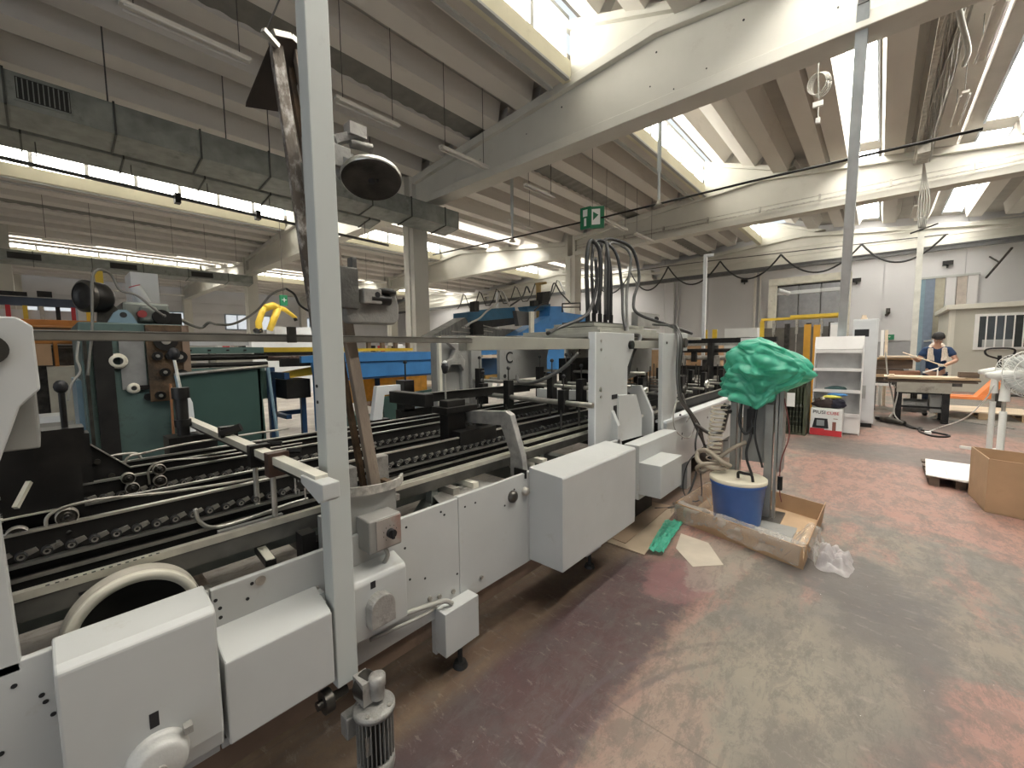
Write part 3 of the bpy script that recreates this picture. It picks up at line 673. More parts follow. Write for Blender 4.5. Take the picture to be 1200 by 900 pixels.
# silver jaw arms across to the near frame
def jaw(y, poly, m, th=.022, name='jaw_arm'): return MB().prism(poly, 'y', y - th, y + th).build(name, m, fm, bev=.004)
jaw(1.83, [(-2.10, 1.15), (-1.66, 1.185), (-1.62, 1.165), (-1.535, .93), (-1.515, .80), (-1.53, .775), (-1.59, .775), (-1.625, .81), (-1.625, .93), (-1.70, 1.095), (-2.10, 1.075)], silver_jaw)
MB().box(-1.58, -1.49, 1.79, 1.80, .81, .86).build('jaw_slot', black_steel, fm)
jaw(2.95, [(-2.3, 1.20), (-1.62, 1.21), (-1.50, .95), (-1.50, .80), (-1.66, .82), (-1.66, 1.02), (-1.72, 1.13), (-2.3, 1.11)], white_paint)
jaw(3.75, [(-2.5, 1.20), (-1.68, 1.20), (-1.56, .95), (-1.56, .72), (-1.72, .72), (-1.72, 1.05), (-1.80, 1.13), (-2.5, 1.12)], white_paint)
hb = MB().box(-2.06, -1.98, 1.63, 1.78, .98, 1.24).box(-2.04, -1.9, 1.66, 1.98, .96, 1.05).box(-2.02, -1.96, 1.90, 2.0, 1.0, 1.12).box(-2.10, -1.95, 1.60, 1.86, 1.16, 1.20).box(-2.5, -2.1, 1.55, 1.62, 1.20, 1.28).build('head_block', black_steel, fm, bev=.004)
MB().cyl((-2.08, 1.70, 1.24), (-2.08, 1.70, 1.42), .006, 8).build('lever', steel, hb)
MB().lathe([(0, .075), (.018, .07), (.024, .05), (.016, .01), (0, 0)], (-2.08, 1.70, 1.40), (0, 0, 1), 12).build('lever_knob', black_print, hb)
MB().sphere((-2.08, 1.70, 1.475), .014, 10, 6).build('lever_cap', white_print, hb)
# cross rods farther along, with carriers
MB().cyl((-3.0, 2.55, 1.17), (-1.50, 2.55, 1.15), .020, 10).build('cross_rod', steel, fm)
MB().cyl((-3.1, 2.75, 1.27), (-1.55, 2.75, 1.25), .016, 10).build('cross_rod', steel, fm)
MB().cyl((-3.2, 3.25, 1.24), (-1.55, 3.25, 1.23), .016, 10).build('cross_rod', steel, fm)
MB().cyl((-3.2, 3.65, 1.32), (-1.60, 3.65, 1.32), .016, 10).build('cross_rod', steel, fm)
MB().cyl((-2.3, 1.42, .72), (-1.55, 1.42, .70), .018, 10).box(-1.98, -1.62, 1.36, 1.40, .80, .835).build('lower_rod', worn_steel, fm)
MB().box(-1.98, -1.62, 1.50, 1.54, .80, .83).build('short_arm', ivory_bar, fm)
MB().box(-1.92, -1.62, 2.12, 2.17, .80, .83).build('short_arm', ivory_bar, fm)
MB().cyl((-2.0, 2.25, .72), (-1.62, 2.25, .70), .045, 16).build('drive_roller', steel, fm)
MB().prism([(1.18, .66), (1.30, .78), (1.55, .78), (1.62, .60), (1.45, .48), (1.2, .50)], 'x', -1.80, -1.70).build('gear_case', machine_grey, fm, bev=.01)
MB().prism([(-1.72, 1.30), (-1.53, 1.22), (-1.53, 1.66), (-1.72, 1.62)], 'z', .795, .80).build('perforated_sheet', silver_jaw, fm)
for x, y, zt in ((-2.30, 2.55, 1.30), (-2.0, 2.75, 1.36), (-1.75, 2.55, 1.25), (-2.2, 3.25, 1.40), (-2.55, 3.3, 1.38), (-1.9, 3.65, 1.42), (-2.85, 2.75, 1.38), (-2.6, 2.55, 1.26), (-1.72, 2.75, 1.32), (-2.4, 3.65, 1.40)):
    c = MB().box(x - .028, x + .028, y - .035, y + .035, 1.08, zt).build('carrier', black_steel, fm, bev=.003)
    MB().cyl((x, y - .03, .96), (x, y - .03, 1.1), .009, 8).cyl((x, y, zt), (x, y, zt + .09), .005, 6).build('carrier_rod', dark_steel, c)
    MB().sphere((x, y, zt + .10), .016, 10, 6).build('carrier_knob', black_print, c)
MB().bar((-2.55, 1.75, 1.20), (-2.45, 3.0, 1.20), .03, .07).bar((-2.7, 1.9, 1.17), (-2.7, 4.2, 1.17), .03, .05).build('carrier_beam', black_plate, fm)
MB().bar((-2.53, 1.75, 1.237), (-2.43, 3.0, 1.237), .03, .004).build('beam_edge', steel, fm)
# grey upright plates on the far side
MB().box(-3.05, -2.97, 2.33, 2.86, .80, 1.68).box(-2.97, -2.93, 2.60, 2.64, .9, 1.5).box(-2.97, -2.93, 2.72, 2.86, .85, 1.62).build('upright_plate', grey_plate, fm, bev=.004)
MB().box(-3.0, -2.94, 2.34, 2.37, .80, 1.68).build('plate_edge_or_glint', ivory_bar, fm)
MB().prism([(2.42, 1.62), (2.50, 1.56), (2.46, 1.48), (2.36, 1.44), (2.40, 1.36), (2.45, 1.42), (2.56, 1.42), (2.60, 1.36), (2.62, 1.46), (2.56, 1.52), (2.60, 1.62)], 'x', -2.95, -2.90).build('hook_casting', silver_jaw, fm, bev=.006)
cp = MB().prism([(2.98, 1.68), (3.86, 1.68), (3.80, 1.58), (3.76, 1.45), (3.76, 1.25), (2.98, 1.25)], 'x', -2.84, -2.80).build('lettered_plate', grey_plate, fm, bev=.004)
text_mesh('plate_letter', 'C', .16, black_print, cp, (-2.797, 3.12, 1.47), (R(90), 0, R(90)))
for y in (3.05, 3.70): MB().cyl((-2.80, y, 1.29), (-2.795, y, 1.29), .02, 12).build('bolt_hole', black_print, cp)
c2 = MB().prism([(4.25, 1.66), (5.1, 1.66), (5.1, 1.44), (4.25, 1.44)], 'x', -2.88, -2.84).build('lettered_plate', grey_plate, fm, bev=.004)
text_mesh('plate_number', '2', .16, black_print, c2, (-2.837, 4.48, 1.53), (R(90), 0, R(90)))
c3 = MB().prism([(5.35, 1.64), (6.3, 1.64), (6.3, 1.2), (5.35, 1.10)], 'x', -2.70, -2.66).build('lettered_plate', grey_plate, fm, bev=.004)
text_mesh('plate_number', '1', .16, black_print, c3, (-2.657, 5.62, 1.44), (R(90), 0, R(90)))
MB().box(-2.95, -2.85, 4.2, 4.9, 1.1, 1.44).box(-2.7, -2.6, 4.9, 5.2, 1.05, 1.4).build('valve_block', black_steel, fm)
MB().box(-2.95, -2.8, 5.2, 5.7, 1.0, 1.62).build('packing', cardboard, fm)

# white towers
t1 = MB().prism([(2.69, .80), (2.69, 1.675), (3.32, 1.675), (3.32, 1.56), (3.20, 1.40), (3.20, 1.10), (3.02, 1.10), (3.02, .80)], 'x', -1.58, -1.555).build('tower_plate', white_paint, fm, bev=.003)
MB().prism([(3.02, .80), (3.02, 1.18), (3.34, 1.16), (3.46, .95), (3.46, .78)], 'x', -1.56, -1.54).build('tower_foot', white_paint, fm, bev=.003)
MB().box(-1.61, -1.556, 2.67, 2.70, .80, 1.675).build('tower_edge', cab_white, fm)
tb = MB()
for y, z in ((2.76, 1.61), (2.76, 1.545), (2.76, 1.24), (2.76, 1.19)): tb.cyl((-1.556, y, z), (-1.550, y, z), .011, 8)
stuff(tb.build('tower_bolt', worn_steel, fm))
MB().cyl((-1.555, 3.24, 1.58), (-1.53, 3.24, 1.58), .035, 14).build('tower_knob', black_steel, fm)
MB().box(-1.556, -1.552, 2.93, 3.02, 1.155, 1.19).box(-1.556, -1.552, 2.96, 3.01, .92, 1.10).build('slot', black_print, fm)
t2 = MB().prism([(3.86, .76), (3.84, 1.69), (4.22, 1.69), (4.24, 1.0), (4.2, .90)], 'x', -1.56, -1.52).build('tower_plate', white_paint, fm, bev=.003)
MB().box(-1.62, -1.50, 4.24, 4.45, 1.52, 1.70).build('tower_head', white_paint, fm, bev=.004)
MB().cyl((-1.51, 3.93, 1.60), (-1.515, 3.93, 1.60), .012, 8).cyl((-1.50, 4.33, 1.60), (-1.47, 4.33, 1.60), .05, 12).build('tower_knob', dark_steel, fm)
# housing at the very left edge of the view
lh = MB().prism([(-.9, 1.64), (-.035, 1.64), (-.012, 1.62), (-.01, 1.47), (-.045, 1.43), (-.095, 1.27), (-.085, .80), (-.9, .80)], 'x', -1.535, -1.50).build('left_housing', white_paint, fm, bev=.004)
MB().cyl((-1.50, -.085, 1.565), (-1.485, -.085, 1.565), .035, 24).build('hand_wheel_boss', dark_steel, lh)
MB().box(-1.80, -1.56, -.2, -.02, 1.32, 1.50).build('grey_box', grey_plate, lh, bev=.004)
MB().cyl((-1.95, .03, 1.30), (-1.95, .03, 1.43), .008, 8).box(-2.0, -1.9, -.04, .07, 1.20, 1.32).build('lever_block', black_steel, lh)
MB().sphere((-1.95, .03, 1.45), .018, 10, 6, (1, 1, 1.2)).build('lever_knob', black_print, lh)
MB().box(-2.3, -2.05, -.12, .06, 1.0, 1.30).box(-2.45, -2.35, -.10, .10, 1.0, 1.24).build('dark_block', black_plate, fm)
# overhead bars
MB().box(-1.60, -1.57, -.02, 1.47, 1.588, 1.612).build('overhead_bar', mat('dull_bar_grey', (.20, .19, .165), .45, .4, var=.25, sc=10), fm, bev=.003)
MB().box(-1.602, -1.568, -.02, 1.47, 1.612, 1.615).build('overhead_bar_edge', steel, fm)
MB().box(-1.66, -1.60, 1.45, 2.69, 1.55, 1.625).build('overhead_beam', mat('dull_olive_beam', (.34, .335, .29), .5, .2, dirt=(.35, .27, .18), dirt_amt=.05), fm, bev=.003)
MB().box(-1.66, -1.60, 3.32, 4.25, 1.55, 1.62).build('overhead_beam', MATS['dull_olive_beam'], fm, bev=.003)
MB().box(-1.57, -1.55, .575, .60, 1.585, 1.64).build('bar_clip', dark_steel, fm)
# drive cabinets under the far end and the far side frame
MB().box(-1.53, -1.40, 3.10, 3.92, .33, .775).build('drive_cabinet', white_paint, fm, bev=.004)
MB().box(-1.40, -1.22, 3.10, 3.55, .38, .64).build('terminal_box', white_paint, fm, bev=.004)
MB().prism([(3.92, .33), (3.92, .845), (6.6, .855), (6.6, .33)], 'x', -1.53, -1.50).build('rear_side_panel', white_paint, fm, bev=.003)
MB().prism([(3.90, .83), (6.6, .84), (6.6, .865), (3.9, .855)], 'x', -1.60, -1.49).build('rear_cap', cab_white, fm)
for y in (4.6, 6.3): MB().box(-1.60, -1.52, y, y + .12, .0, .33).build('rear_leg', white_paint, fm)
MB().box(-1.75, -1.60, 3.25, 3.85, .0, .33).build('plinth', black_plate, fm)
holes([(4.3, .86), (4.35, .66), (4.35, .61), (5.2, .72), (5.5, .66)], .014)
# stack of sheet-metal covers over the rear section and cable ports
for k, (x0, x1, y0, y1, z) in enumerate(((-3.2, -1.9, 3.3, 6.2, 1.66), (-3.1, -2.1, 3.7, 5.9, 1.71), (-3.0, -2.3, 4.0, 5.6, 1.76), (-2.95, -2.4, 4.1, 5.4, 1.81))):
    MB().box(x0, x1, y0, y1, z, z + .035).build('cover_sheet', mat('old_sheet_grey', (.33, .33, .29), .5, .2, dirt=(.42, .40, .33), dirt_amt=.06), fm, bev=.002)
MB().box(-2.9, -2.5, 4.2, 5.1, 1.845, 1.87).build('port_plate', dark_steel, fm)
for k in range(5): MB().cyl((-2.6, 4.30 + k * .14, 1.86), (-2.6, 4.30 + k * .14, 1.98), .028, 10).build('cable_gland', black_steel, fm)
# rear working section: dense mechanism of shafts, wheels and pins
for k in range(6):
    y = 4.6 + k * .42; zb = .93 + k * .004
    MB().cyl((-2.9, y, zb + .12), (-1.62, y, zb + .10), .016, 8).build('rear_shaft', steel, fm)
    for x in (-1.75, -2.05, -2.4, -2.7):
        if (k + int(x * 10)) % 2 == 0:
            MB().box(x - .03, x + .03, y - .05, y + .05, zb - .05, zb + .28).build('rear_carrier', black_steel, fm)
            MB().lathe([(0, .02), (.045, .02), (.055, .01), (.055, -.02)], (x + .04, y, zb + .12), (1, 0, 0), 14).build('rear_wheel', steel if k % 3 == 0 else dark_steel, fm)
        MB().cyl((x, y + .2, zb), (x, y + .2, zb + .36), .008, 6).build('rear_pin', dark_steel, fm)
for x in (-1.66, -1.95, -2.3, -2.65): MB().bar((x, 4.3, .90), (x, 6.9, .91), .03, .10).build('rear_rail', black_plate, fm)
for x in (-1.66, -2.3): MB().bar((x, 4.3, .955), (x, 6.9, .965), .03, .006).build('rear_rail_edge', steel, fm)
MB().box(-2.9, -1.6, 4.3, 6.9, .4, .8).build('rear_body', black_plate, fm)
# wiring along the lower edge
MB().tube(bez([(-1.50, .88, .42), (-1.47, 1.0, .42), (-1.47, 1.10, .40), (-1.46, 1.16, .39), (-1.46, 1.20, .36)]), .011, 8).build('edge_cable', cable_gry, fm)
MB().tube(bez([(-1.50, .80, .38), (-1.47, .95, .385), (-1.47, 1.08, .375), (-1.50, 1.14, .36)]), .008, 8).build('edge_cable', cable_gry, fm)

# ------------------------------------------------------------------ white post and what is bolted to it
po = thing('upright_post', 'tall grey-white square steel post fixed in front of the folding machine', 'post', (-1.42, .645, .33))
MB().box(-1.455, -1.385, .612, .690, .355, 5.9).build('post_tube', post_paint, po, bev=.004)
MB().box(-1.50, -1.455, .595, .612, .62, .69).box(-1.50, -1.44, .604, .612, .60, .66).build('post_bracket', post_paint, po)
ph = MB()
for z in (1.435, 1.38): ph.cyl((-1.43, .609, z), (-1.43, .6115, z), .006, 10)
stuff(ph.build('bolt_hole', black_print, po))
MB().cyl((-1.42, .57, .31), (-1.42, .60, .31), .04, 18).cyl((-1.42, .55, .31), (-1.42, .66, .31), .016, 10).build('end_wheel', dark_steel, po)

gm = thing('gear_motor', 'grey finned gear motor hanging upright under the square post', 'motor', (-1.30, .70, .0))
MB().lathe([(0, .325), (.020, .325), (.030, .318), (.030, .285), (.026, .28), (.026, .24)], (-1.30, .715, .07), (0, 0, 1), 20).box(-1.37, -1.30, .66, .71, .30, .385).build('gearbox', old_grey, gm)
MB().cyl((-1.36, .69, .345), (-1.31, .70, .345), .045, 18).build('gear_case', dark_steel, gm)
MB().lathe([(0, .252), (.066, .252), (.073, .246), (.073, .234), (0, .234)], (-1.30, .70, .04), (0, 0, 1), 36).build('flange', cast, gm)
MB().cyl((-1.30, .70, .10), (-1.30, .70, .275), .052, 28).build('motor_body', black_steel, gm)
fn = MB()
for k in range(26):
    t = 2 * PI * k / 26; c_, s_ = math.cos(t), math.sin(t)
    fn.bar((-1.30 + .058 * c_, .70 + .058 * s_, .105), (-1.30 + .058 * c_, .70 + .058 * s_, .272), .003, .014, up=(c_, s_, 0))
stuff(fn.build('cooling_fins', cast, gm))
MB().lathe([(.056, .10), (.066, .10), (.066, .065), (.058, .03), (0, .03)], (-1.30, .70, .0), (0, 0, 1), 30).build('fan_cowl', cast, gm)
MB().box(-1.40, -1.35, .62, .68, .17, .25).build('terminal_box', cast, gm, bev=.006)
MB().box(-1.268, -1.262, .645, .675, .15, .22).build('nameplate', steel, gm)
bs = MB()
for t in (.6, 2.2, 3.8, 5.4): bs.cyl((-1.30 + .058 * math.cos(t), .70 + .058 * math.sin(t), .29), (-1.30 + .058 * math.cos(t), .70 + .058 * math.sin(t), .296), .008, 6)
stuff(bs.build('flange_bolt', steel, gm))

# ------------------------------------------------------------------ leaning two-rail arm with wheel heads
la = thing('swing_frame', 'rusty chipped two-bar steel arm with a dark top plate leaning behind the white post', 'machine arm', (-1.60, .84, 1.0))
a0, a1 = Vector((-1.62, .775, .94)), Vector((-1.74, .655, 2.70))
b0_, b1_ = Vector((-1.575, .90, .93)), Vector((-1.74, .740, 2.71))
MB().bar(a0, a1, .045, .025, up=(1, 0, 0)).build('long_bar', rusty, la, bev=.003)
MB().bar(b0_, b1_, .045, .030, up=(1, 0, 0)).build('long_bar', brown_bar, la, bev=.003)
MB().bar(b0_ + Vector((-.04, -.03, 0)), b1_ + Vector((-.04, -.03, 0)), .02, .025, up=(1, 0, 0)).build('inner_bar', rust, la)
tp = MB()
q0 = [Vector((-1.72, .64, 2.70)), Vector((-1.72, .76, 2.72)), Vector((-1.86, .74, 2.53)), Vector((-1.88, .585, 2.50))]
nn = Vector((.01, .0, .014))
tp.add([q for q in q0] + [q + nn for q in q0], [(3, 2, 1, 0), (4, 5, 6, 7), (0, 1, 5, 4), (1, 2, 6, 5), (2, 3, 7, 6), (3, 0, 4, 7)])
tp.build('top_plate', mat('dark_brown_plate', (.055, .045, .038), .5, .3, var=.3), la)
MB().bar((-1.71, .635, 2.71), (-1.72, .70, 2.735), .03, .02).bar((-1.72, .70, 2.735), (-1.74, .78, 2.72), .03, .02).bar((-1.70, .60, 2.70), (-1.72, .655, 2.68), .02, .016).build('top_cap', steel, la)
MB().cyl((-1.71, .615, 2.71), (-1.55, .70, 2.98), .003, 6).build('rope', wire_m, la)
h1 = MB().box(-1.62, -1.56, .76, .84, 2.25, 2.33).cyl((-1.60, .72, 2.30), (-1.60, .86, 2.30), .03, 12).bar((-1.60, .80, 2.24), (-1.57, .90, 2.30), .05, .04).box(-1.67, -1.62, .70, .80, 2.15, 2.36).build('swivel_head', cast, la, bev=.004)
MB().box(-1.60, -1.55, .835, .905, 2.385, 2.43).cyl((-1.58, .85, 2.36), (-1.56, .93, 2.36), .018, 10).bar((-1.60, .80, 2.36), (-1.57, .88, 2.40), .03, .03).build('swivel_knuckle', old_grey, la)
wdir = Vector((-.30, .15, .95)).normalized(); wc = Vector((-1.46, .865, 2.20))
wh = MB().lathe([(.0, .012), (.03, .012), (.085, .004), (.100, .010), (.106, .006), (.108, -.008), (.104, -.016), (.09, -.012), (.0, -.012)], wc, wdir, 44).build('disc_wheel', mat('worn_black_disc', (.05, .045, .04), .45, .4, var=.5, sc=14, bump=.1), la)
MB().lathe([(.1085, .008), (.1105, .004), (.1105, -.009), (.1085, -.012)], wc, wdir, 44).build('rim', steel, wh)
MB().lathe([(0, -.018), (.012, -.018), (.014, -.012)], wc, wdir, 16).cyl(wc - wdir * .016 + Vector((.02, .012, 0)), wc - wdir * .012 + Vector((.02, .012, 0)), .006, 8).cyl(wc - wdir * .016 - Vector((.02, .012, 0)), wc - wdir * .012 - Vector((.02, .012, 0)), .006, 8).build('hub', black_print, wh)
MB().bar(wc + wdir * .02, Vector((-1.58, .82, 2.28)), .04, .03).build('wheel_fork', cast, la)
# second head: heavy casting
MB().prism([(.80, 1.70), (.82, 1.665), (1.02, 1.665), (1.045, 1.69), (1.045, 1.745), (1.03, 1.80), (.97, 1.80), (.93, 1.76), (.80, 1.75)], 'x', -1.66, -1.58).build('casting', cast, la, bev=.008)
MB().box(-1.66, -1.56, .775, .85, 1.72, 1.88).cyl((-1.60, .80, 1.80), (-1.60, .80, 1.87), .03, 14).box(-1.64, -1.60, .845, .868, 1.80, 1.93).build('swivel_head', mat('dark_grey_casting', (.12, .118, .11), .5, .3, var=.3, sc=14, bump=.3), la, bev=.004)
kb = MB().box(-1.60, -1.55, .865, .945, 1.745, 1.805).build('clamp_nut', old_grey, la, bev=.004)
MB().cyl((-1.5505, .925, 1.782), (-1.549, .925, 1.782), .012, 14).build('bore', black_print, kb)
MB().lathe([(0, .025), (.03, .025), (.045, .015), (.045, .004), (.02, 0), (.02, -.03)], (-1.59, .985, 1.79), (0, 0, 1), 20).build('hand_knob', black_steel, la)
MB().cyl((-1.57, .90, 1.765), (-1.57, .99, 1.765), .022, 12).build('lock_screw', black_steel, la)
# ================================================================== HANGING UNDER THE ROOF
def duct_unit(x0, x1, y0, y1, z0, z1, seg, name, label, grille=None):
    root = thing(name, label, 'duct', ((x0 + x1) / 2, y0, z0))
    y = y0
    while y < y1 - .1:
        ye = min(y + seg, y1); ym = (y + ye) / 2; e = .018
        m = MB()
        # folded sheets: each face is pressed into a shallow pyramid
        for (A, B, C, D, nrm) in (((x1, y, z1), (x1, ye, z1), (x1, ye, z0 + .04), (x1, y, z0 + .04), (e, 0, 0)),
                                  ((x1, y, z0 + .04), (x1, ye, z0 + .04), (x0, ye, z0 - .04), (x0, y, z0 - .04), (0, 0, -e)),
                                  ((x0, y, z0 - .04), (x0, ye, z0 - .04), (x0, ye, z1), (x0, y, z1), (-e, 0, 0)),
                                  ((x0, y, z1), (x0, ye, z1), (x1, ye, z1), (x1, y, z1), (0, 0, e))):
            c = (Vector(A) + Vector(B) + Vector(C) + Vector(D)) / 4 + Vector(nrm)
            m.add([A, B, C, D, c], [(0, 1, 4), (1, 2, 4), (2, 3, 4), (3, 0, 4)])
        m.build('duct_section', galv, root)
        f = MB()
        f.box(x0 - .02, x0, y - .012, y + .012, z0 - .05, z1 + .02).box(x1, x1 + .02, y - .012, y + .012, z0 + .02, z1 + .02).box(x0 - .02, x1 + .02, y - .012, y + .012, z1, z1 + .02)
        f.prism([(x1 + .02, z0 + .04), (x0 - .02, z0 - .045), (x0 - .02, z0 - .065), (x1 + .02, z0 + .02)], 'y', y - .012, y + .012)
        f.build('flange', mat('dark_flange', (.07, .075, .07), .5, .4), root)
        y = ye
    MB().prism([(x0, z0 - .04), (x1, z0 + .04), (x1, z1), (x0, z1)], 'y', y1, y1 + .02).build('end_cap', mat('dark_flange', (.07, .075, .07), .5, .4), root)
    return root
du = duct_unit(-9.30, -8.70, -2.2, 7.7, 4.80, 5.28, 1.05, 'air_duct', 'wide galvanised air duct with a black grille, nearest to the ceiling at upper left')
g = MB().box(-8.70, -8.675, -.02, .52, 4.92, 5.24).build('grille_frame', galv, du)
for k in range(11): MB().box(-8.676, -8.668, .01 + k * .047, .022 + k * .047, 4.95, 5.21).build('slat', galv, g)
MB().box(-8.6755, -8.6735, .0, .50, 4.94, 5.22).build('grille_backing', black_grille, g)
for y in (.9, 2.4, 3.1, 5.2): MB().cyl((-8.8, y, 5.28), (-8.8, y, 6.6), .010, 6).build('hanger', wire_m, du)
d2 = duct_unit(-10.9, -10.32, -2.4, 6.3, 5.02, 5.14, 1.2, 'air_duct', 'flat dark duct tucked behind and below the wide grille duct')
pp = thing('service_pipe', 'dark service pipe running below the flat duct across the bright window band', 'pipe', (-10.4, -2, 4.66))
MB().cyl((-10.4, -2.4, 4.68), (-10.4, 6.6, 4.50), .032, 12).build('pipe', mat('dark_lagged_pipe', (.09, .09, .085), .6, var=.4, sc=12, bump=.3), pp)
for k in range(7): MB().cyl((-10.4, -1 + k * 1.15, 4.7 - k * .022), (-10.4, -1 + k * 1.15, 5.0), .008, 6).build('hanger', wire_m, pp)
for k, y in enumerate((1.9, 3.3, 4.9)): MB().box(-10.48, -10.32, y, y + .09, 4.48, 4.66).build('valve', black_steel, pp)
d3 = duct_unit(-23.6, -23.0, -3, 7.0, 4.88, 5.28, 1.5, 'air_duct', 'distant galvanised duct crossing in front of the farther column')
for k in range(3): MB().box(-23.0, -22.97, -.6 + k * 2.6, .2 + k * 2.6, 4.98, 5.2).build('outlet_grille', black_grille, d3)

def hang_lamp(x, y0, y1, z, top, label):
    r_ = thing('fluorescent_lamp', label, 'lamp', (x, (y0 + y1) / 2, z), 'unlit fluorescent lamps hung from the roof')
    MB().box(x - .045, x + .045, y0, y1, z + .02, z + .06).build('housing', lamp_white, r_)
    for s in (-.055, .055): MB().cyl((x + s, y0 + .03, z + .0), (x + s, y1 - .03, z + .0), .014, 8).build('tube', tube_glass, r_)
    for y in (y0 + .12, y1 - .12): MB().cyl((x, y, z + .06), (x, y, top), .006, 6).build('wire', wire_m, r_)
    return r_
LL = [(-6.3, .80, 2.05, 5.3, 6.9, 'unlit twin-tube lamp hanging at upper left before the roof ribs'),
      (-6.25, 3.15, 4.25, 5.3, 6.9, 'unlit lamp on wires just right of the disc wheel of the leaning arm'),
      (-6.28, 5.15, 6.4, 5.3, 6.9, 'unlit lamp whose right end crosses the nearest big beam'),
      (-6.1, 7.4, 8.5, 5.2, 6.9, 'unlit lamp just beyond the nearest big beam'),
      (-6.06, 10.9, 12.3, 5.2, 6.9, 'unlit lamp above the loops of black cable, left one of two'),
      (-6.02, 12.8, 14.2, 5.2, 6.9, 'unlit lamp above the loops of black cable, right one of two'),
      (-8.3, 9.3, 10.4, 5.3, 6.8, 'small unlit lamp hanging left of the green exit sign'),
      (.94, 8.2, 9.7, 5.8, 6.9, 'unlit lamp beside the cable trunk at upper right, nearer one'),
      (.90, 10.7, 12.1, 5.8, 6.9, 'unlit open-frame lamp beside the cable trunk at upper right, farther one'),
      (.55, 15.6, 17.0, 5.2, 6.95, 'unlit lamp by the farther pale post under the second beam')]
for a in LL: hang_lamp(*a)
for k, (x, y0) in enumerate(((-20.5, .2), (-20.5, 2.4), (-20.5, 4.5), (-20.5, 9), (-20.5, 11.5), (-20.5, 17), (-34, 2), (-34, 5))):
    hang_lamp(x, y0, y0 + 1.3, 5.3, 6.9, 'small distant unlit lamp, ' + ('leftmost below the first bright window band', 'second from the left below the first bright window band', 'third from the left below the first bright window band', 'first one past the distant cross beam', 'second one past the distant cross beam', 'farthest one near the end wall', 'leftmost in the last roof bay', 'second in the last roof bay')[k])

# black conduit across the hall with its droppers
cl = thing('overhead_conduit', 'thin black conduit line crossing the hall under the beams, held by steel droppers', 'conduit', (-5, 9, 4.64))
MB().tube([(-11.5, 9, 4.80), (-7.9, 9, 4.70), (-5, 9, 4.65), (-2, 9, 4.64), (.95, 9, 4.58)], .022, 8).build('conduit', black_steel, cl)
for x in (-3.70, -7.9):
    MB().cyl((x, 9, 4.66), (x, 9, 5.4), .03, 8).cyl((x, 9, 5.3), (x, 9, 6.95), .045, 8).build('dropper', galv_post, cl)
    MB().lathe([(0, -.06), (.10, -.06), (.05, 0), (.03, .06)], (x, 9, 4.66), (0, 0, 1), 12).build('junction_box', worn_steel, cl)
ex = thing('exit_sign', 'green box sign with white exit symbols hanging above the cable loops', 'sign', (-5.35, 8.9, 4.4))
MB().box(-5.58, -5.30, 8.86, 8.92, 4.44, 4.94).build('front_face', exit_green, ex)
MB().prism([(-5.30, 8.86), (-5.02, 9.02), (-5.06, 9.08), (-5.34, 8.92)], 'z', 4.42, 4.92).build('side_face', exit_green, ex)
MB().box(-5.50, -5.38, 8.853, 8.86, 4.72, 4.88).box(-5.47, -5.41, 8.853, 8.86, 4.50, 4.68).build('symbol', white_print, ex)
MB().add([(-5.27, 8.872, 4.5), (-5.10, 8.969, 4.5), (-5.10, 8.969, 4.86), (-5.27, 8.872, 4.86)], [(0, 1, 2, 3)]).build('symbol_panel', white_print, ex)
MB().add([(-5.24, 8.885, 4.6), (-5.13, 8.947, 4.72), (-5.24, 8.885, 4.8)], [(0, 1, 2)]).build('arrow', exit_green, ex)
MB().cyl((-5.3, 8.95, 4.94), (-5.3, 8.95, 6.8), .006, 6).build('hanger', wire_m, ex)

# coiled spare cable, cable trunk, pale posts at right
sc2 = thing('spare_cable_coil', 'grey cable coil with a small white box hanging from the roof', 'cable', (-.97, 9, 6.0))
MB().tube(bez([(-.96, 9, 6.9), (-.97, 9, 6.5), (-.99, 9, 6.2), (-.96, 9, 5.7)]), .012, 6).build('cable', cable_gry, sc2)
cc = MB()
for k in range(4): cc.tube([(-1.0 + .13 * math.cos(t) + .02 * k, 9 + .03 * k, 5.98 + (.17 + .01 * k) * math.sin(t)) for t in [2 * PI * i / 24 for i in range(25)]], .010, 6)
cc.build('coil', cable_gry, sc2)
MB().box(-1.04, -.90, 8.97, 9.03, 5.60, 5.68).box(-.99, -.93, 8.97, 9.03, 5.33, 5.41).cyl((-.96, 9, 5.4), (-.96, 9, 5.6), .008, 6).build('socket_box', white_print, sc2)
tk = thing('cable_tray', 'open steel cable tray full of grey cables on the roof at upper right', 'cable tray', (.6, 11, 6.3))
MB().box(.42, .50, 6.9, 15.0, 6.12, 6.20).box(.50, .72, 6.9, 15.0, 6.19, 6.205).build('tray', worn_steel, tk)
for k in range(9):
    yy = [7 + i * .8 for i in range(11)]
    MB().tube(bez([(.47 + .028 * k + .03 * math.sin(i * 1.3 + k), y, 6.15 + .03 * math.sin(i * 1.9 + k * 2.1)) for i, y in enumerate(yy)], 4), .014, 6).build('cable', cable_gry, tk)
MB().tube(bez([(.50, 8, 6.1), (.62, 8.6, 6.0), (.80, 9.6, 6.0), (.83, 10.4, 6.15)]), .035, 8).build('hose', cable_gry, tk)
MB().box(.45, .66, 13.6, 14.4, 5.92, 6.1).build('junction_box', worn_steel, tk)
p1 = thing('square_post', 'slim pale blue-grey steel post rising behind the display shelf to the nearest beam', 'post', (-.6, 10.84, 0))
MB().bar((-.608, 10.84, 0), (-.335, 6.93, 5.75), .125, .10, up=(0, 1, 0)).build('post', galv_post, p1, bev=.006)
MB().box(-.39, -.28, 6.89, 6.97, 5.70, 5.78).build('clamp', black_steel, p1)
p2 = thing('square_post', 'slim cream post behind the workbench carrying cables up to the roof', 'post', (.66, 15, 0))
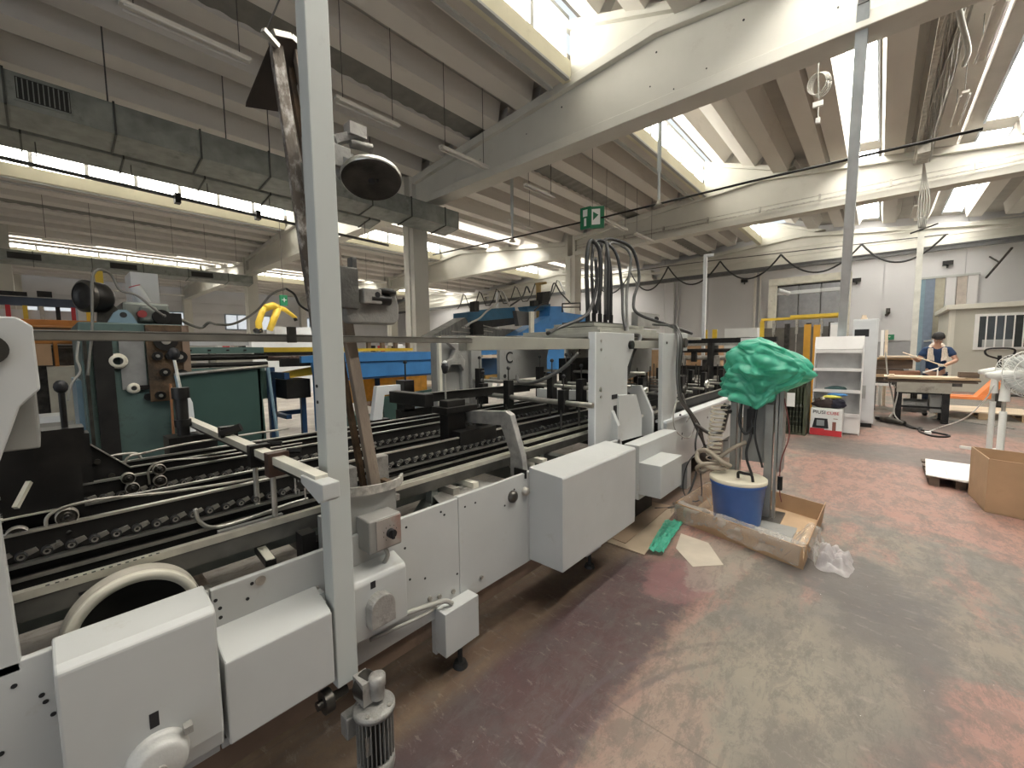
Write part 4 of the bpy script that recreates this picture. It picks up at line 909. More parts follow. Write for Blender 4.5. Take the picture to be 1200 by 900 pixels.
MB().box(.60, .72, 14.95, 15.07 - .06, 0, 4.78).build('post', mat('cream_post', (.60, .60, .55), .5), p2)
for k in range(5): MB().tube(bez([(.60 + .03 * k, 14.93, 4.5), (.57 + .05 * k, 14.9, 5.1), (.60 + .02 * k, 14.85, 5.7), (.60, 14.5, 6.0)]), .012, 6).build('cable', cable_gry, p2)
MB().cyl((.95, 14.93, 4.55), (.45, 14.93, 4.40), .02, 6).build('arm', black_steel, p2)
p3 = thing('square_post', 'thin white post with a short top arm standing beyond the green bag', 'post', (-3.62, 12, 0))
MB().box(-3.66, -3.58, 11.96, 12.04, 0, 4.05).box(-3.66, -3.42, 11.97, 12.03, 3.97, 4.05).build('post', cab_white, p3)
p4 = thing('square_post', 'thin white post left of the amber post behind the blue press', 'post', (-9.0, 9.5, 0))
MB().box(-9.03, -8.97, 9.47, 9.53, 0, 3.35).build('post', cab_white, p4)
p5 = thing('square_post', 'amber-coloured square post with a white top bar behind the blue press', 'post', (-7.2, 9.3, 0))
MB().box(-7.26, -7.16, 9.25, 9.35, 0, 3.35).box(-7.3, -6.95, 9.27, 9.33, 3.35, 3.41).build('post', mat('amber_post', (.40, .27, .10), .5), p5)

# crane rail, cable festoons and pipes at the end wall
cr = struct(MB().box(-37, 4.0, 22.0, 22.2, 5.00, 5.14).box(-37, 4.0, 21.95, 22.25, 5.14, 5.18).build('trim_2', mat('dark_rail', (.12, .12, .12), .5, .3)))
struct(MB().box(-37, 4, 22.6, 22.68, 5.62, 5.72).box(-37, 4, 22.6, 22.66, 5.95, 5.99).build('trim_3', lamp_white))
fs = [(-12.4, 5.6), (-11.3, 4.6), (-10.1, 5.6), (-9.1, 4.55), (-8.1, 5.6), (-7.04, 4.6), (-5.69, 5.52), (-4.57, 4.58), (-3.31, 5.45), (-2.05, 4.54), (-.69, 5.42), (.19, 4.59), (1.53, 5.35)]
fe = thing('festoon_cable', 'black cable hanging in loops along the rail below the end-wall beam', 'cable', (-5, 21, 5.3))
for k in range(0, len(fs) - 2, 2):
    a, b, c = fs[k], fs[k + 1], fs[k + 2]
    MB().tube([(a[0] + (c[0] - a[0]) * t, 21, (a[1] if t < .5 else c[1]) - ((a[1] if t < .5 else c[1]) - b[1]) * (1 - (2 * t - 1) ** 2)) for t in [i / 16 for i in range(17)]], .035, 6).build('cable_loop', cable_blk, fe)
MB().tube([(-13, 21, 5.65), (-7, 21, 5.62), (1.6, 21, 5.36)], .02, 6).build('guide_wire', wire_m, fe)
for k in range(6):
    x0 = -15.5 - k * 1.7
    MB().tube([(x0, 21, 4.7), (x0 + .3, 21, 5.0), (x0 + .65, 21, 5.75), (x0 + .85, 21, 5.6), (x0 + 1.3, 21, 4.7), (x0 + 1.7, 21, 4.7)], .035, 6).build('cable_loop', cable_blk, fe)
for k, (x, z) in enumerate(((-.9, 4.4), (1.9, 4.75), (-5.4, 4.9))):
    o = MB().box(x - .15, x + .15, 24.25, 24.4, z, z + .16).box(x - .02, x + .02, 24.3, 24.42, z - .1, z).build('wall_lamp', black_steel); tag(o, 'small black lamp box fixed high on the end wall, %s' % ('left of the tall post', 'above the boarded opening', 'beyond the thin white post')[k], 'lamp')
o = MB().tube([(1.1, 24.3, 3.1), (1.12, 24.2, 2.95), (1.05, 24.3, 2.85)], .06, 8).box(1.03, 1.17, 24.2, 24.4, 2.95, 3.15).build('wall_bracket', dark_steel); o.location = (-.9, 0, 0); tag(o, 'small dark bracket on the bare white end wall', 'bracket')
MB_e = MB().box(-.15, .15, 0, .05, 0, .22).build('exit_sign', exit_green); MB_e.location = (.3, 24.35, 1.8); tag(MB_e, 'tiny green exit sign low on the end wall near the worker', 'sign')
text_mesh('exit_symbol', '+', .16, white_print, MB_e, (.3, 24.345, 1.92), (R(90), 0, 0))
o = MB().bar((2.95, 24.3, 4.1), (3.4, 23.3, 5.0), .05, .05).bar((3.0, 24.3, 4.9), (3.2, 23.9, 4.6), .04, .04).build('wall_strut', dark_steel); tag(o, 'dark slanted strut hanging from the rail at far right', 'bracket')
for k, x in enumerate((-9.0, -4.9)):
    o = MB().cyl((x, 24.36, 0), (x, 24.36, 5.6), .06, 8).cyl((x + .22, 24.36, 0), (x + .22, 24.36, 5.4), .04, 8).build('wall_pipe', lamp_white if k else frame_m)
    tag(o, ('pair of pipes running up the end wall behind the cable loops', 'pair of pipes on the end wall left of the grey panel gate')[k], 'pipe')

# grey panel gate and the portal frame with yellow gantry
gt = setting('door_2', (-2.5, 24.3, 0))
for k in range(3): MB().box(-3.86 + k * .86, -3.04 + k * .86, 24.2, 24.3, 0.02, 4.45).build('gate_panel', mat('gate_grey', (.25, .255, .27), .6), gt)
MB().box(-4.2, -3.9, 24.15, 24.3, 0, 4.6).box(-4.2, -1.2, 24.25, 24.4, 4.45, 4.6).build('gate_frame', black_steel, gt)
pf = thing('portal_frame', 'cream steel portal frame standing before the grey panel gate', 'frame', (-2.1, 18, 0))
MB().box(-3.16, -2.92, 17.9, 18.1, 0, 3.85).build('leg', mat('cream_frame', (.58, .56, .48), .5, dirt=(.4, .36, .3), dirt_amt=.05), pf)
MB().box(-1.0, -.8, 17.9, 18.1, 0, 3.85).build('leg', MATS['cream_frame'], pf)
MB().box(-3.16, -.8, 17.88, 18.12, 3.78, 4.02).build('head_beam', MATS['cream_frame'], pf)
MB().box(-3.0, -.9, 18.6, 18.7, 3.5, 3.62).cyl((-2.9, 18.1, 3.62), (-2.6, 18.4, 3.5), .08, 10).build('roller_bar', cab_white, pf)
yg = thing('yellow_gantry', 'yellow steel gantry with hanging grippers beyond the display shelf', 'gantry', (-1.8, 14, 0))
MB().box(-2.62, -.70, 13.9, 14.05, 2.30, 2.37).box(-1.9, -.7, 13.85, 13.9, 2.34, 2.42).build('top_beam', yellow, yg)
for x in (-2.3, -1.75, -1.2, -.8): MB().box(x - .03, x + .03, 13.9, 14.0, 1.9, 2.3).box(x - .012, x + .012, 13.88, 13.92, 1.4, 1.95).build('gripper', worn_steel, yg)
for x in (-2.0, -1.5, -1.0): MB().box(x - .06, x + .06, 14.1, 14.2, .9, 2.2).build('hanging_unit', dark_steel, yg)
MB().box(-2.6, -.75, 14.3, 14.4, .6, 2.1).build('back_guard', mat('dim_guard_glass', (.18, .17, .15), .3, alpha=.8), yg)
for x in (-2.60, -.78): MB().box(x - .05, x + .05, 13.95, 14.05, 0, 2.3).build('leg', yellow, yg)
for k, (x, y) in enumerate(((-1.12, 10.4), (-1.0, 10.8))):
    o = MB().box(x - .055, x + .055, y - .05, y + .05, 0, 2.0).box(x - .1, x + .1, y - .1, y + .1, 0, .015).build('guard_post', amber)
    tag(o, ('orange-yellow guard post directly left of the display shelf, left of two', 'orange-yellow guard post directly left of the display shelf, right of two')[k], 'post')
o = MB().box(-2.3, -1.95, 10.2, 10.6, 0, 1.75).build('supply_cabinet', cab_white); tag(o, 'narrow white cabinet seen between the green bag and the guard posts', 'cabinet')
o = MB().box(-2.12, -1.94, 10.15, 10.2, 1.3, 1.72).build('paper_notice', white_print); tag(o, 'white paper hanging on the narrow white cabinet', 'paper')

# ================================================================== MACHINES BEHIND THE LINE
def P(px, py, x=None, y=None, z=None):
    """world point on the plane x= / y= / z= that the given photograph pixel looks at"""
    d = fwd * 485 + rgt * (px - 600) - upv * (py - 450)
    t = x / d.x if x is not None else y / d.y if y is not None else (z - CAMH) / d.z
    return Vector((0, 0, CAMH)) + d * t
# teal press
TX = -4.5
tp_ = thing('teal_press', 'worn teal-green press body with a rusty gear plate and a black motor on top', 'machine', (-5.0, .5, 0))
MB().box(-5.6, TX, .185, .82, 0, 1.80).build('body', teal, tp_, bev=.01)
MB().box(-5.5, TX - .2, .155, .185, 0, 1.35).build('side_cover', greyblue, tp_)
MB().box(TX, TX + .04, .25, .36, .5, 1.66).build('black_chute', black_plate, tp_)
MB().box(TX, TX + .05, .20, .22, .5, 1.66).build('chute_rail', dark_steel, tp_)
MB().box(TX, TX + .015, .40, .55, 1.27, 1.72).build('bare_patch', mat('bare_grey_patch', (.25, .25, .25), .5, .3, var=.2, sc=9), tp_)
MB().box(TX, TX + .05, .56, .81, 1.16, 1.79).build('rusty_plate', rust, tp_, bev=.004)
MB().box(TX, TX + .06, .79, .84, 1.3, 1.79).build('rusty_edge', brown_old, tp_)
for (y, z, r) in ((.765, 1.525, .05), (.765, 1.37, .05), (.62, 1.535, .035), (.70, 1.535, .03), (.62, 1.21, .035), (.66, 1.40, .035), (.68, 1.66, .08)):
    g = MB().cyl((TX + .05, y, z), (TX + .085, y, z), r, 18).build('gear', black_steel, tp_)
    MB().cyl((TX + .085, y, z), (TX + .095, y, z), r * .4, 12).build('gear_hub', steel, g)
MB().lathe([(.030, .05), (.045, .05), (.060, .03), (.062, 0)], (TX, .385, 1.50), (1, 0, 0), 24).build('bearing_ring', belt_ivory, tp_)
MB().lathe([(.018, .04), (.036, .04), (.045, 0)], (TX, .465, 1.28), (1, 0, 0), 20).build('bearing_ring', belt_ivory, tp_)
MB().box(TX, TX + .035, .50, .56, 1.265, 1.30).cyl((TX, .55, 1.20), (TX + .03, .55, 1.20), .03, 14).build('latch', black_steel, tp_)
MB().prism([(.35, 1.80), (.53, 1.80), (.49, 1.88), (.465, 1.905), (.42, 1.905), (.39, 1.88)], 'x', TX - .06, TX - .02).build('lifting_lug', greyblue, tp_)
MB().cyl((TX - .019, .445, 1.865), (TX - .015, .445, 1.865), .022, 14).build('lug_hole', black_print, tp_)
MB().box(-5.3, TX - .1, .45, .75, 1.80, 1.98).box(-5.1, TX - .05, .55, .66, 1.82, 1.95).build('top_housing', machine_grey, tp_, bev=.02)
MB().cyl((TX - .1, .56, 1.88), (TX - .02, .56, 1.88), .03, 16).build('coupling', mat('dark_red', (.22, .03, .03), .5), tp_)
MB().cyl((TX - .1, .68, 1.86), (TX - .0, .68, 1.86), .06, 16).box(TX - .3, TX - .05, .70, .82, 1.80, 1.90).build('pump', black_steel, tp_, bev=.004)
dm = MB().lathe([(0, -.10), (.09, -.10), (.115, -.07), (.12, .04), (.10, .06), (.095, .045), (.03, .05), (0, .05)], (TX - .1, .28, 2.0), (.5, -.85, 0), 28).build('drum_motor', black_steel, tp_)
MB().lathe([(.10, .065), (.122, .05), (.122, .03)], (TX - .1, .28, 2.0), (.5, -.85, 0), 28).build('motor_ring', dark_steel, dm)
MB().prism([(.30, 1.80), (.52, 1.80), (.40, 1.95), (.32, 2.05)], 'x', TX - .2, TX - .12).build('motor_bracket', dark_steel, tp_)
MB().tube(bez([P(103, 440, x=TX + .1), P(108, 380, x=TX + .1), P(108, 330, x=TX + .1), P(115, 316, x=TX + .1), P(130, 322, x=TX), P(141, 340, x=TX), P(160, 346, x=TX), P(178, 360, x=TX), P(192, 370, x=TX)]), .009, 8).build('conduit_hose', mat('mid_grey_hose', (.16, .155, .14), .5), tp_)
MB().tube(bez([P(92, 400, x=TX + .1), P(90, 420, x=TX + .1), P(94, 435, x=TX + .1), P(84, 450, x=TX + .1), P(80, 470, x=TX + .1)]), .008, 6).build('hose', cable_gry, tp_)
MB().tube(bez([P(192, 370, x=TX), P(205, 371, x=TX - .3), P(222, 380, x=-5.5), P(236, 384, x=-6), P(245, 378, x=-6), P(255, 380, x=-6.3), P(275, 379, x=-6.5), P(300, 365, x=-7), P(318, 345, x=-7), P(335, 338, x=-7)]), .016, 8).build('supply_hose', MATS['mid_grey_hose'], tp_)
MB().tube(bez([P(335, 338, x=-7), P(345, 345, x=-7), P(352, 358, x=-7), P(368, 368, x=-7)]), .018, 8).build('supply_hose', cable_blk, tp_)
wc2 = thing('control_cabinet', 'white electric cabinet with a red tube standing behind the teal press', 'cabinet', (-6.5, .8, 0))
pA, pB = P(152, 318, x=-7.1), P(188, 360, x=-7.1)
MB().box(-7.6, -7.1, pA.y, pB.y, 0, pA.z).build('body', cab_white, wc2, bev=.005)
MB().cyl(P(158, 336, x=-7.0), P(170, 356, x=-7.0), .065, 14).build('red_ended_tube', cab_white, wc2)
MB().cyl(P(157.4, 335, x=-7.0), P(158, 336, x=-7.0), .06, 14).build('tube_end', red_plast, wc2)
# teal sheet trough beside it
ts = thing('teal_guard', 'dark teal sheet guard with a pale round top rail beside the press', 'guard', (-4.2, 1.0, 0))
MB().prism([(.72, .4), (.69, 1.39), (1.30, 1.43), (1.33, .4)], 'x', -4.25, -4.22).build('sheet', teal_sheet, ts)
MB().prism([(-4.6, .4), (-4.6, 1.38), (-4.22, 1.41), (-4.22, .4)], 'y', 1.28, 1.30).build('side_sheet', teal_sheet, ts)
MB().tube([(-4.2, .68, 1.385), (-4.2, 1.20, 1.42), (-4.2, 1.36, 1.43)], .014, 8).build('top_rail', worn_steel, ts)
MB().cyl((-4.2, .69, 1.38), (-4.15, .78, .5), .012, 8).cyl((-4.2, 1.36, 1.42), (-4.18, 1.42, .5), .014, 8).build('frame_tube', greyblue, ts)
br = MB().cyl((-4.1, .62, .0), (-4.12, .64, 1.32), .009, 8).build('copper_pipe', mat('copper_brown', (.28, .13, .06), .5, .4)); tag(br, 'thin brown pipe standing between teal press and teal guard', 'pipe')
# green roller unit and roller table
ru = thing('roller_table', 'low teal and black roller table between the press and the blue conveyor', 'machine', (-6.5, 2, 0))
MB().box(-6.6, -6.45, .9, 2.05, 1.55, 1.63).box(-6.6, -6.45, .9, 2.05, 1.30, 1.36).build('beam', mat('pale_teal', (.11, .19, .175), .45, var=.1), ru)
MB().cyl((-6.5, .9, 1.50), (-6.5, 2.1, 1.50), .04, 12).cyl((-6.5, .9, 1.40), (-6.5, 2.1, 1.40), .03, 12).build('long_roller', black_steel, ru)
for k in range(5): MB().box(-6.44, -6.42, 1.0 + k * .2, 1.03 + k * .2, 1.58, 1.60).build('fastener', black_print, ru)
MB().box(-6.7, -6.5, .9, 2.1, .9, 1.3).build('apron', teal_sheet, ru)
MB().box(-7.3, -6.9, .9, 2.0, 1.66, 1.74).box(-7.3, -7.0, 1.3, 1.7, 1.74, 1.84).build('tray', cab_white, ru)
for k in range(7): MB().cyl((-6.6, 2.15 + k * .07, 1.47), (-6.0, 2.25 + k * .07, 1.47), .035, 10).build('roller', mat('brown_rubber', (.12, .07, .055), .5), ru)
MB().box(-6.05, -5.98, 2.1, 2.75, 1.36, 1.47).box(-6.7, -6.6, 2.0, 3.2, 1.50, 1.56).build('side_bar', black_steel, ru)
MB().box(-6.8, -6.7, 2.0, 3.4, 1.56, 1.63).build('yellow_rail', yellow, ru)
MB().prism([(2.15, 1.28), (2.7, 1.36), (2.7, 1.24), (2.25, 1.20)], 'x', -6.2, -6.1).build('yellow_chute', yellow, ru)
# blue conveyor
bc = thing('blue_conveyor', 'bright blue steel conveyor table with amber guards beneath, behind the white post', 'conveyor', (-5.5, 3.3, 0))
MB().box(-5.56, -5.46, 2.40, 4.42, 1.16, 1.54).build('side_beam', blue, bc, bev=.006)
MB().box(-5.46, -5.44, 2.42, 4.30, 1.40, 1.412).box(-5.46, -5.44, 2.42, 4.30, 1.175, 1.19).build('beam_groove', deep_blue, bc)
MB().box(-5.60, -5.42, 4.28, 4.50, 1.38, 1.55).build('corner_block', blue, bc, bev=.005)
for (x, y) in ((-5.5, 4.36), (-5.5, 2.36), (-6.6, 4.36)): MB().box(x - .05, x + .05, y - .04, y + .04, 0, 1.45).build('leg', blue, bc)
MB().prism([(2.15, 1.50), (2.42, 1.52), (2.42, 1.2), (2.32, 1.1), (2.28, 1.42), (2.15, 1.42)], 'x', -5.5, -5.44).build('end_bracket', blue, bc)
MB().box(-6.1, -6.02, 1.95, 2.03, .1, 1.36).box(-6.1, -5.5, 1.96, 2.02, 1.22, 1.30).box(-5.9, -5.84, 2.28, 2.34, .3, 1.2).box(-6.1, -5.5, 1.96, 2.02, .72, .77).box(-6.08, -6.02, 2.0, 2.4, .70, .76).build('dark_frame', deep_blue, bc)
MB().box(-6.1, -5.7, 2.05, 2.35, .95, 1.2).build('drive_unit', black_plate, bc)
MB().box(-6.6, -5.52, 2.45, 4.30, 1.44, 1.48).build('table_top', black_steel, bc)
MB().box(-5.75, -5.70, 2.6, 4.0, 1.56, 1.60).build('yellow_strip', yellow, bc)
for k in range(6): MB().box(-5.76, -5.70, 2.75 + k * .23, 2.80 + k * .23, 1.60, 1.69).build('stop_pin', brown_old, bc)
MB().box(-6.2, -6.15, 3.1, 4.6, .75, 1.14).build('amber_guard', amber_glass, bc)
for y in (3.2, 3.55, 4.1): MB().box(-6.14, -6.08, y, y + .06, .4, 1.16).build('guard_post', amber if y != 3.55 else deep_blue, bc)
MB().box(-5.3, -4.9, 2.3, 2.75, .3, .75).build('teal_bin', teal_sheet, bc)
MB().prism([(2.95, .45), (2.92, .95), (4.2, 1.02), (4.2, .45)], 'x', -4.9, -4.86).build('dark_tank', teal_sheet, bc)
MB().box(-3.66, -3.55, 2.35, 2.45, 0, .80).build('front_prop', black_steel, bc)
jb = thing('grey_cranked_arm', 'pale grey cranked casting with black block in front of the dark teal tank', 'machine arm', (-3.6, 2.1, .9))
MB().prism([(2.02, .88), (2.08, 1.22), (2.36, 1.22), (2.38, 1.14), (2.16, 1.13), (2.12, .88)], 'x', -3.62, -3.56).build('arm', cab_white, jb, bev=.004)
MB().box(-3.64, -3.50, 2.34, 2.46, .95, 1.26).box(-3.66, -3.55, 1.98, 2.2, .80, .90).box(-3.6, -3.5, 2.3, 2.7, .80, .97).build('block', black_steel, jb)
MB().cyl((-3.56, 2.40, 1.26), (-3.56, 2.40, 1.42), .008, 6).sphere((-3.56, 2.40, 1.44), .02, 8, 6).build('knob_rod', black_print, jb)
# sloped grey delivery table and blue press
gb = thing('grey_delivery', 'grey sloping sheet-metal delivery with a dark blue crossbeam and monitor', 'machine', (-6.8, 6, 0))
def PX(pts, x, th, name, m, parent): return MB().prism([(P(a, b, x=x).y, P(a, b, x=x).z) for a, b in pts], 'x', x - th, x).build(name, m, parent)
PX([(495, 400), (545, 372), (552, 383), (605, 386), (606, 394), (560, 398), (548, 402)], -7.0, .4, 'slope', mat('ribbed_grey', (.17, .17, .16), .5, .3, var=.3, sc=3, stretch=(1, 6, 1)), gb)
for k in range(5): PX([(505 + k * 12, 399 - k * 5), (548 + k * 10, 397 - k * 2.5), (548 + k * 10, 396 - k * 2.5), (505 + k * 12, 397.5 - k * 5)], -6.98, .02, 'slope_rib', worn_steel, gb)
PX([(548, 366), (572, 362), (603, 360), (606, 374), (570, 376), (548, 379)], -7.1, .5, 'crossbeam', mat('petrol_blue', (.03, .12, .21), .4), gb)
PX([(554, 376), (566, 376), (567, 392), (554, 392)], -6.9, .1, 'valve_rack', black_steel, gb)
PX([(566, 376), (606, 372), (604, 380), (566, 385)], -7.05, .1, 'dark_recess', black_plate, gb)
PX([(605, 364), (622, 366), (622, 381), (608, 382)], -6.3, .12, 'monitor', mat('dark_screen_housing', (.08, .08, .08), .4), gb)
PX([(556, 353), (561.5, 353), (561.5, 365), (556, 365)], -6.7, .15, 'small_motor', black_steel, gb)
PX([(622, 365), (626, 365), (626, 392), (622, 392)], -6.2, .06, 'cream_post', ivory_bar, gb)
bp_ = thing('blue_press', 'big bright blue machine frame rising behind the lettered grey plates', 'machine', (-7, 8.5, 0))
PX([(604, 393), (644, 370), (645, 359), (659, 359), (661, 366), (688, 370), (690, 380), (662, 384), (655, 393)], -6.6, .35, 'frame', blue, bp_)
PX([(640, 402), (661, 402), (661, 438), (640, 438)], -6.0, .3, 'column', blue, bp_)
PX([(558, 417), (572, 405), (595, 405), (595, 414)], -6.2, .2, 'strut', blue, bp_)
PX([(556, 420), (592, 420), (592, 448), (556, 448)], -6.4, .3, 'base_box', mat('navy_box', (.015, .06, .14), .5), bp_)
PX([(566, 416), (592, 416), (592, 419), (566, 419)], -6.1, .1, 'pale_strip', pale_wood, bp_)
PX([(569, 440), (592, 438), (592, 445), (569, 446)], -6.1, .1, 'brass_part', mat('brass', (.5, .32, .10), .4, .6), bp_)
PX([(617, 359), (645, 356), (645, 362), (620, 366)], -6.8, .3, 'rear_beam', mat('petrol_blue', (.03, .12, .21), .4), bp_)
PX([(636, 342), (645, 341), (643, 357), (635, 358)], -6.6, .2, 'motor', black_steel, bp_)
PX([(626, 352), (631, 352), (631, 358), (626, 358)], -6.6, .15, 'motor', black_steel, bp_)
MB().tube(bez([P(545, 383, x=-6.4), P(552, 378, x=-6.4), P(562, 373, x=-6.4), P(570, 365, x=-6.4), P(582, 355, x=-6.4), P(587, 341, x=-6.4), P(593, 350, x=-6.4), P(597, 359, x=-6.4)]), .022, 6).build('hose', cable_gry, bp_)
MB().tube(bez([P(597, 359, x=-6.4), P(612, 348, x=-6.4), P(617, 336, x=-6.4), P(621, 343, x=-6.4)]), .02, 6).tube(bez([P(626, 364, x=-6.4), P(634, 357, x=-6.4), P(643, 353, x=-6.4), P(649, 332, x=-6.4), P(657, 343, x=-6.4), P(668, 355, x=-6.4)]), .02, 6).build('hose', cable_blk, bp_)
MB().tube([P(659, 366, x=-6.5), P(659, 356, x=-6.5), P(680, 355, x=-6.5), P(680, 364, x=-6.5)], .02, 6).tube([P(659, 360, x=-6.5), P(680, 360, x=-6.5)], .015, 6).build('handrail', black_steel, bp_)
# small sloped grey box on the column side at right of the loops
sb2 = thing('control_box', 'grey control box with a round dial on a stand beyond the cable loops', 'box', (-4.8, 9.4, 0))
pA = P(748, 365, x=-4.8); pB = P(773, 385, x=-4.8)
MB().box(-5.0, -4.8, pA.y, pB.y, pB.z, pA.z).build('housing', grey_plate, sb2, bev=.01)
MB().box(-4.95, -4.85, pA.y + .1, pA.y + .2, 0, pB.z).build('stand', dark_steel, sb2)
MB().cyl(P(769, 374, x=-4.8), P(769, 374, x=-4.76), .07, 14).build('dial', black_print, sb2)

# far left: orange machine, robot, stacks
om = thing('orange_machine', 'long orange machine cover at far left behind the teal press', 'machine', (-9, 0, 0))
MB().box(-9.6, -9.0, -.9, .55, 1.72, 1.98).box(-9.7, -9.6, -.9, .9, 1.98, 2.10).build('cover', orange, om, bev=.01)
MB().box(-9.0, -8.97, -.8, .53, 1.93, 1.95).box(-9.02, -8.95, -.8, .6, 1.66, 1.70).build('cover_edge', dark_steel, om)
MB().box(-9.6, -9.1, -.9, .5, 0, 1.66).build('base', dark_steel, om)
MB().box(-9.0, -8.9, .28, .45, 1.76, 1.86).build('orange_block', black_steel, om)
gi = MB().box(-10.1, -10.0, -1.2, .85, 2.33, 2.46).build('long_beam', grey_blue_steel, om)
for k in range(8): MB().box(-9.9, -9.85, -.5 + k * .17, -.45 + k * .17, 2.1, 2.32).build('fitting', (black_steel, red_plast, yellow, worn_steel)[k % 4], om)
MB().box(-10, -9.9, -.7, .35, 2.12, 2.26).build('white_rail', cab_white, om)
MB().box(-10, -9.9, .0, .16, 2.47, 2.56).box(-10, -9.9, -.5, -.1, 2.47, 2.53).build('camera_unit', black_steel, om)
yp = MB().box(-8.5, -8.42, .57, .65, 0, 2.75).build('yellow_mast', yellow); tag(yp, 'yellow upright mast behind the drum motor of the teal press', 'post')
for k, (px0, py0, px1, py1, xx, lab) in enumerate(((40, 403, 62, 428, -8.2, 'left'), (62, 400, 70, 430, -8.4, 'right'))):
    a = P(px0, py0, x=xx); b = P(px1, py1, x=xx)
    o = MB().box(xx - .5, xx, a.y, b.y, b.z, a.z).build('carton', orange if k else cardboard); tag(o, 'brown carton on the grey chest seen past the left housing, %s of two' % lab, 'box')
o = MB().box(-8.95, -8.05, .02, .56, 0, 1.40).build('grey_chest', mat('beige_chest', (.36, .34, .28), .6)); tag(o, 'beige-grey chest behind the machine just right of the left housing', 'chest')
text_mesh('chest_print', '052', .12, black_print, o, (-8.045, .32, 1.02), (R(90), 0, R(90)))
o = MB().box(-7.0, -6.6, -.1, .1, 0, .9).build('small_stand', cab_white); tag(o, 'pale stand low at far left behind the lever', 'stand')
RX = -16
rb = thing('robot_arm', 'yellow industrial robot arm in the distance left of the white post', 'robot', (RX, 5.2, 0))
def link(pts, r0, r1, m, nm='link'): MB().tube([P(a, b, x=RX) for a, b in pts], [.62 * r0 + .62 * (r1 - r0) * i / (len(pts) - 1) for i in range(len(pts))], 10).build(nm, m, rb)
MB().box(RX - .4, RX + .4, 4.6, 5.4, 0, 2.2).build('pedestal', cab_white, rb)
link([(304, 388), (303, 378), (307, 366), (311, 361)], .18, .15, yellow); link([(311, 361), (320, 358), (326, 361)], .2, .2, yellow)
link([(326, 361), (321, 374), (316, 387)], .2, .16, yellow); link([(320, 359), (334, 363), (347, 373)], .16, .1, yellow)
link([(345, 371), (347, 376)], .1, .1, black_steel, 'wrist'); link([(309, 367), (306, 377)], .07, .07, black_steel, 'hose'); link([(298, 389), (306, 386)], .15, .2, black_steel, 'shoulder_motor')
o = MB().box(-17.2, -16.4, 5.6, 6.9, 0, 2.5).build('white_cabinet', cab_white); tag(o, 'white cabinet just right of the yellow robot', 'cabinet')
pe = P(333, 352, x=-14.9)
oe = MB().box(-15, -14.9, pe.y - .11, pe.y + .11, pe.z - .17, pe.z + .17).build('exit_sign', exit_green)
MB().cyl((-14.95, pe.y, pe.z + .17), (-14.95, pe.y, 6.9), .008, 6).build('hanger', wire_m, oe); tag(oe, 'small dark green exit sign above the yellow robot', 'sign')
text_mesh('exit_symbol', '+', .3, white_print, oe, (-14.89, pe.y, pe.z), (R(90), 0, R(90)))
# yellow shelving and low clutter in the distance: separate small machines
for k, (x, y, wd, dp, h, m, nm, lb) in enumerate((
    (-12, 1.75, .3, .4, 2.15, yellow, 'yellow_rack', 'yellow rack right of the white cabinet behind the press'),
    (-14, 3.6, .9, .6, 1.9, grey_plate, 'grey_machine', 'grey low machine left of the yellow robot'),
    (-13, 8.2, 1.6, .8, 1.75, cab_white, 'packing_table', 'white packing table beyond the blue conveyor'),
    (-11, 6.4, .7, .5, 1.72, brown_old, 'brown_machine', 'brown machine between the blue conveyor and the column'),
    (-18, 12, 2.2, 1.0, 1.9, machine_grey, 'grey_machine', 'grey machine in the distance right of the column'),
    (-12, 11, 1.4, 1.2, 1.6, cab_white, 'white_machine', 'low white machine beyond the grey sloping delivery'),
    (-22, 2.5, 3.0, 1.0, 2.2, cab_white, 'white_machine', 'long white machine far left under the windows'),
    (-24, 8.5, 3.0, 1.2, 2.0, dark_steel, 'dark_machine', 'dark machine far behind the leaning arm'),
    (-20, 5.2, 1.5, 1.0, 1.9, dark_steel, 'dark_machine', 'dark machine behind the yellow robot'))):
    r_ = thing(nm, lb, 'machine', (x, y, 0))
    MB().box(x - dp / 2, x + dp / 2, y - wd / 2, y + wd / 2, 0, h * .86).build('body', m, r_, bev=.02)
    MB().box(x - dp * .4, x + dp * .4, y - wd * .46, y + wd * .46, h * .86, h * .9).build('top_rail', worn_steel, r_)
    for t in range(4): MB().box(x - dp * .3, x + dp * .3, y - wd * .4 + wd * .22 * t, y - wd * .4 + wd * .22 * t + wd * .1, h * .9, h * (.95 + .05 * (t % 2))).build('fitting', (black_steel, cab_white, red_plast, worn_steel)[(t + k) % 4], r_)
# cardboard stock beyond the rear section
for k, (x, y, sx, sy, z0, z1, lb) in enumerate(((-5.35, 12.2, .9, .9, 0, .75, 'lower brown carton stack behind the rear towers, left one'), (-5.2, 12.2, .8, .8, .76, 1.5, 'upper brown carton on the left stack behind the rear towers'),
                                              (-4.2, 12.4, .7, .9, 0, .9, 'brown carton stack right of the rear tower'), (-4.1, 13.7, .9, .9, 0, 1.75, 'tall brown carton stack behind the far machine'), (-6.7, 13.0, .9, .9, 0, 1.6, 'brown carton stack seen between the white towers'))):
    o = MB().box(x - sx / 2, x + sx / 2, y - sy / 2, y + sy / 2, z0, z1).build('carton_stack', cardboard, bev=.01); tag(o, lb, 'box')
for k, (x, lb) in enumerate(((-4.45, 'left'), (-4.15, 'right'))):
    o = MB().box(x - .07, x + .07, 14.9, 15.05 - .1, 0, 2.15).build('yellow_pillar', yellow); tag(o, 'short yellow guard pillar beyond the far machine, %s of the pair' % lb, 'post')
wb = MB().box(-4.1, -3.1, 15.9, 16.4, 1.2, 2.2).build('meter_box', cab_white); tag(wb, 'white box with a grey label beyond the green bag, by the end wall', 'box')
MB().box(-.2, .2, -.02, 0, -.15, .15).build('label_plate', frame_m, wb).location = (-3.5, 15.89, 1.75)
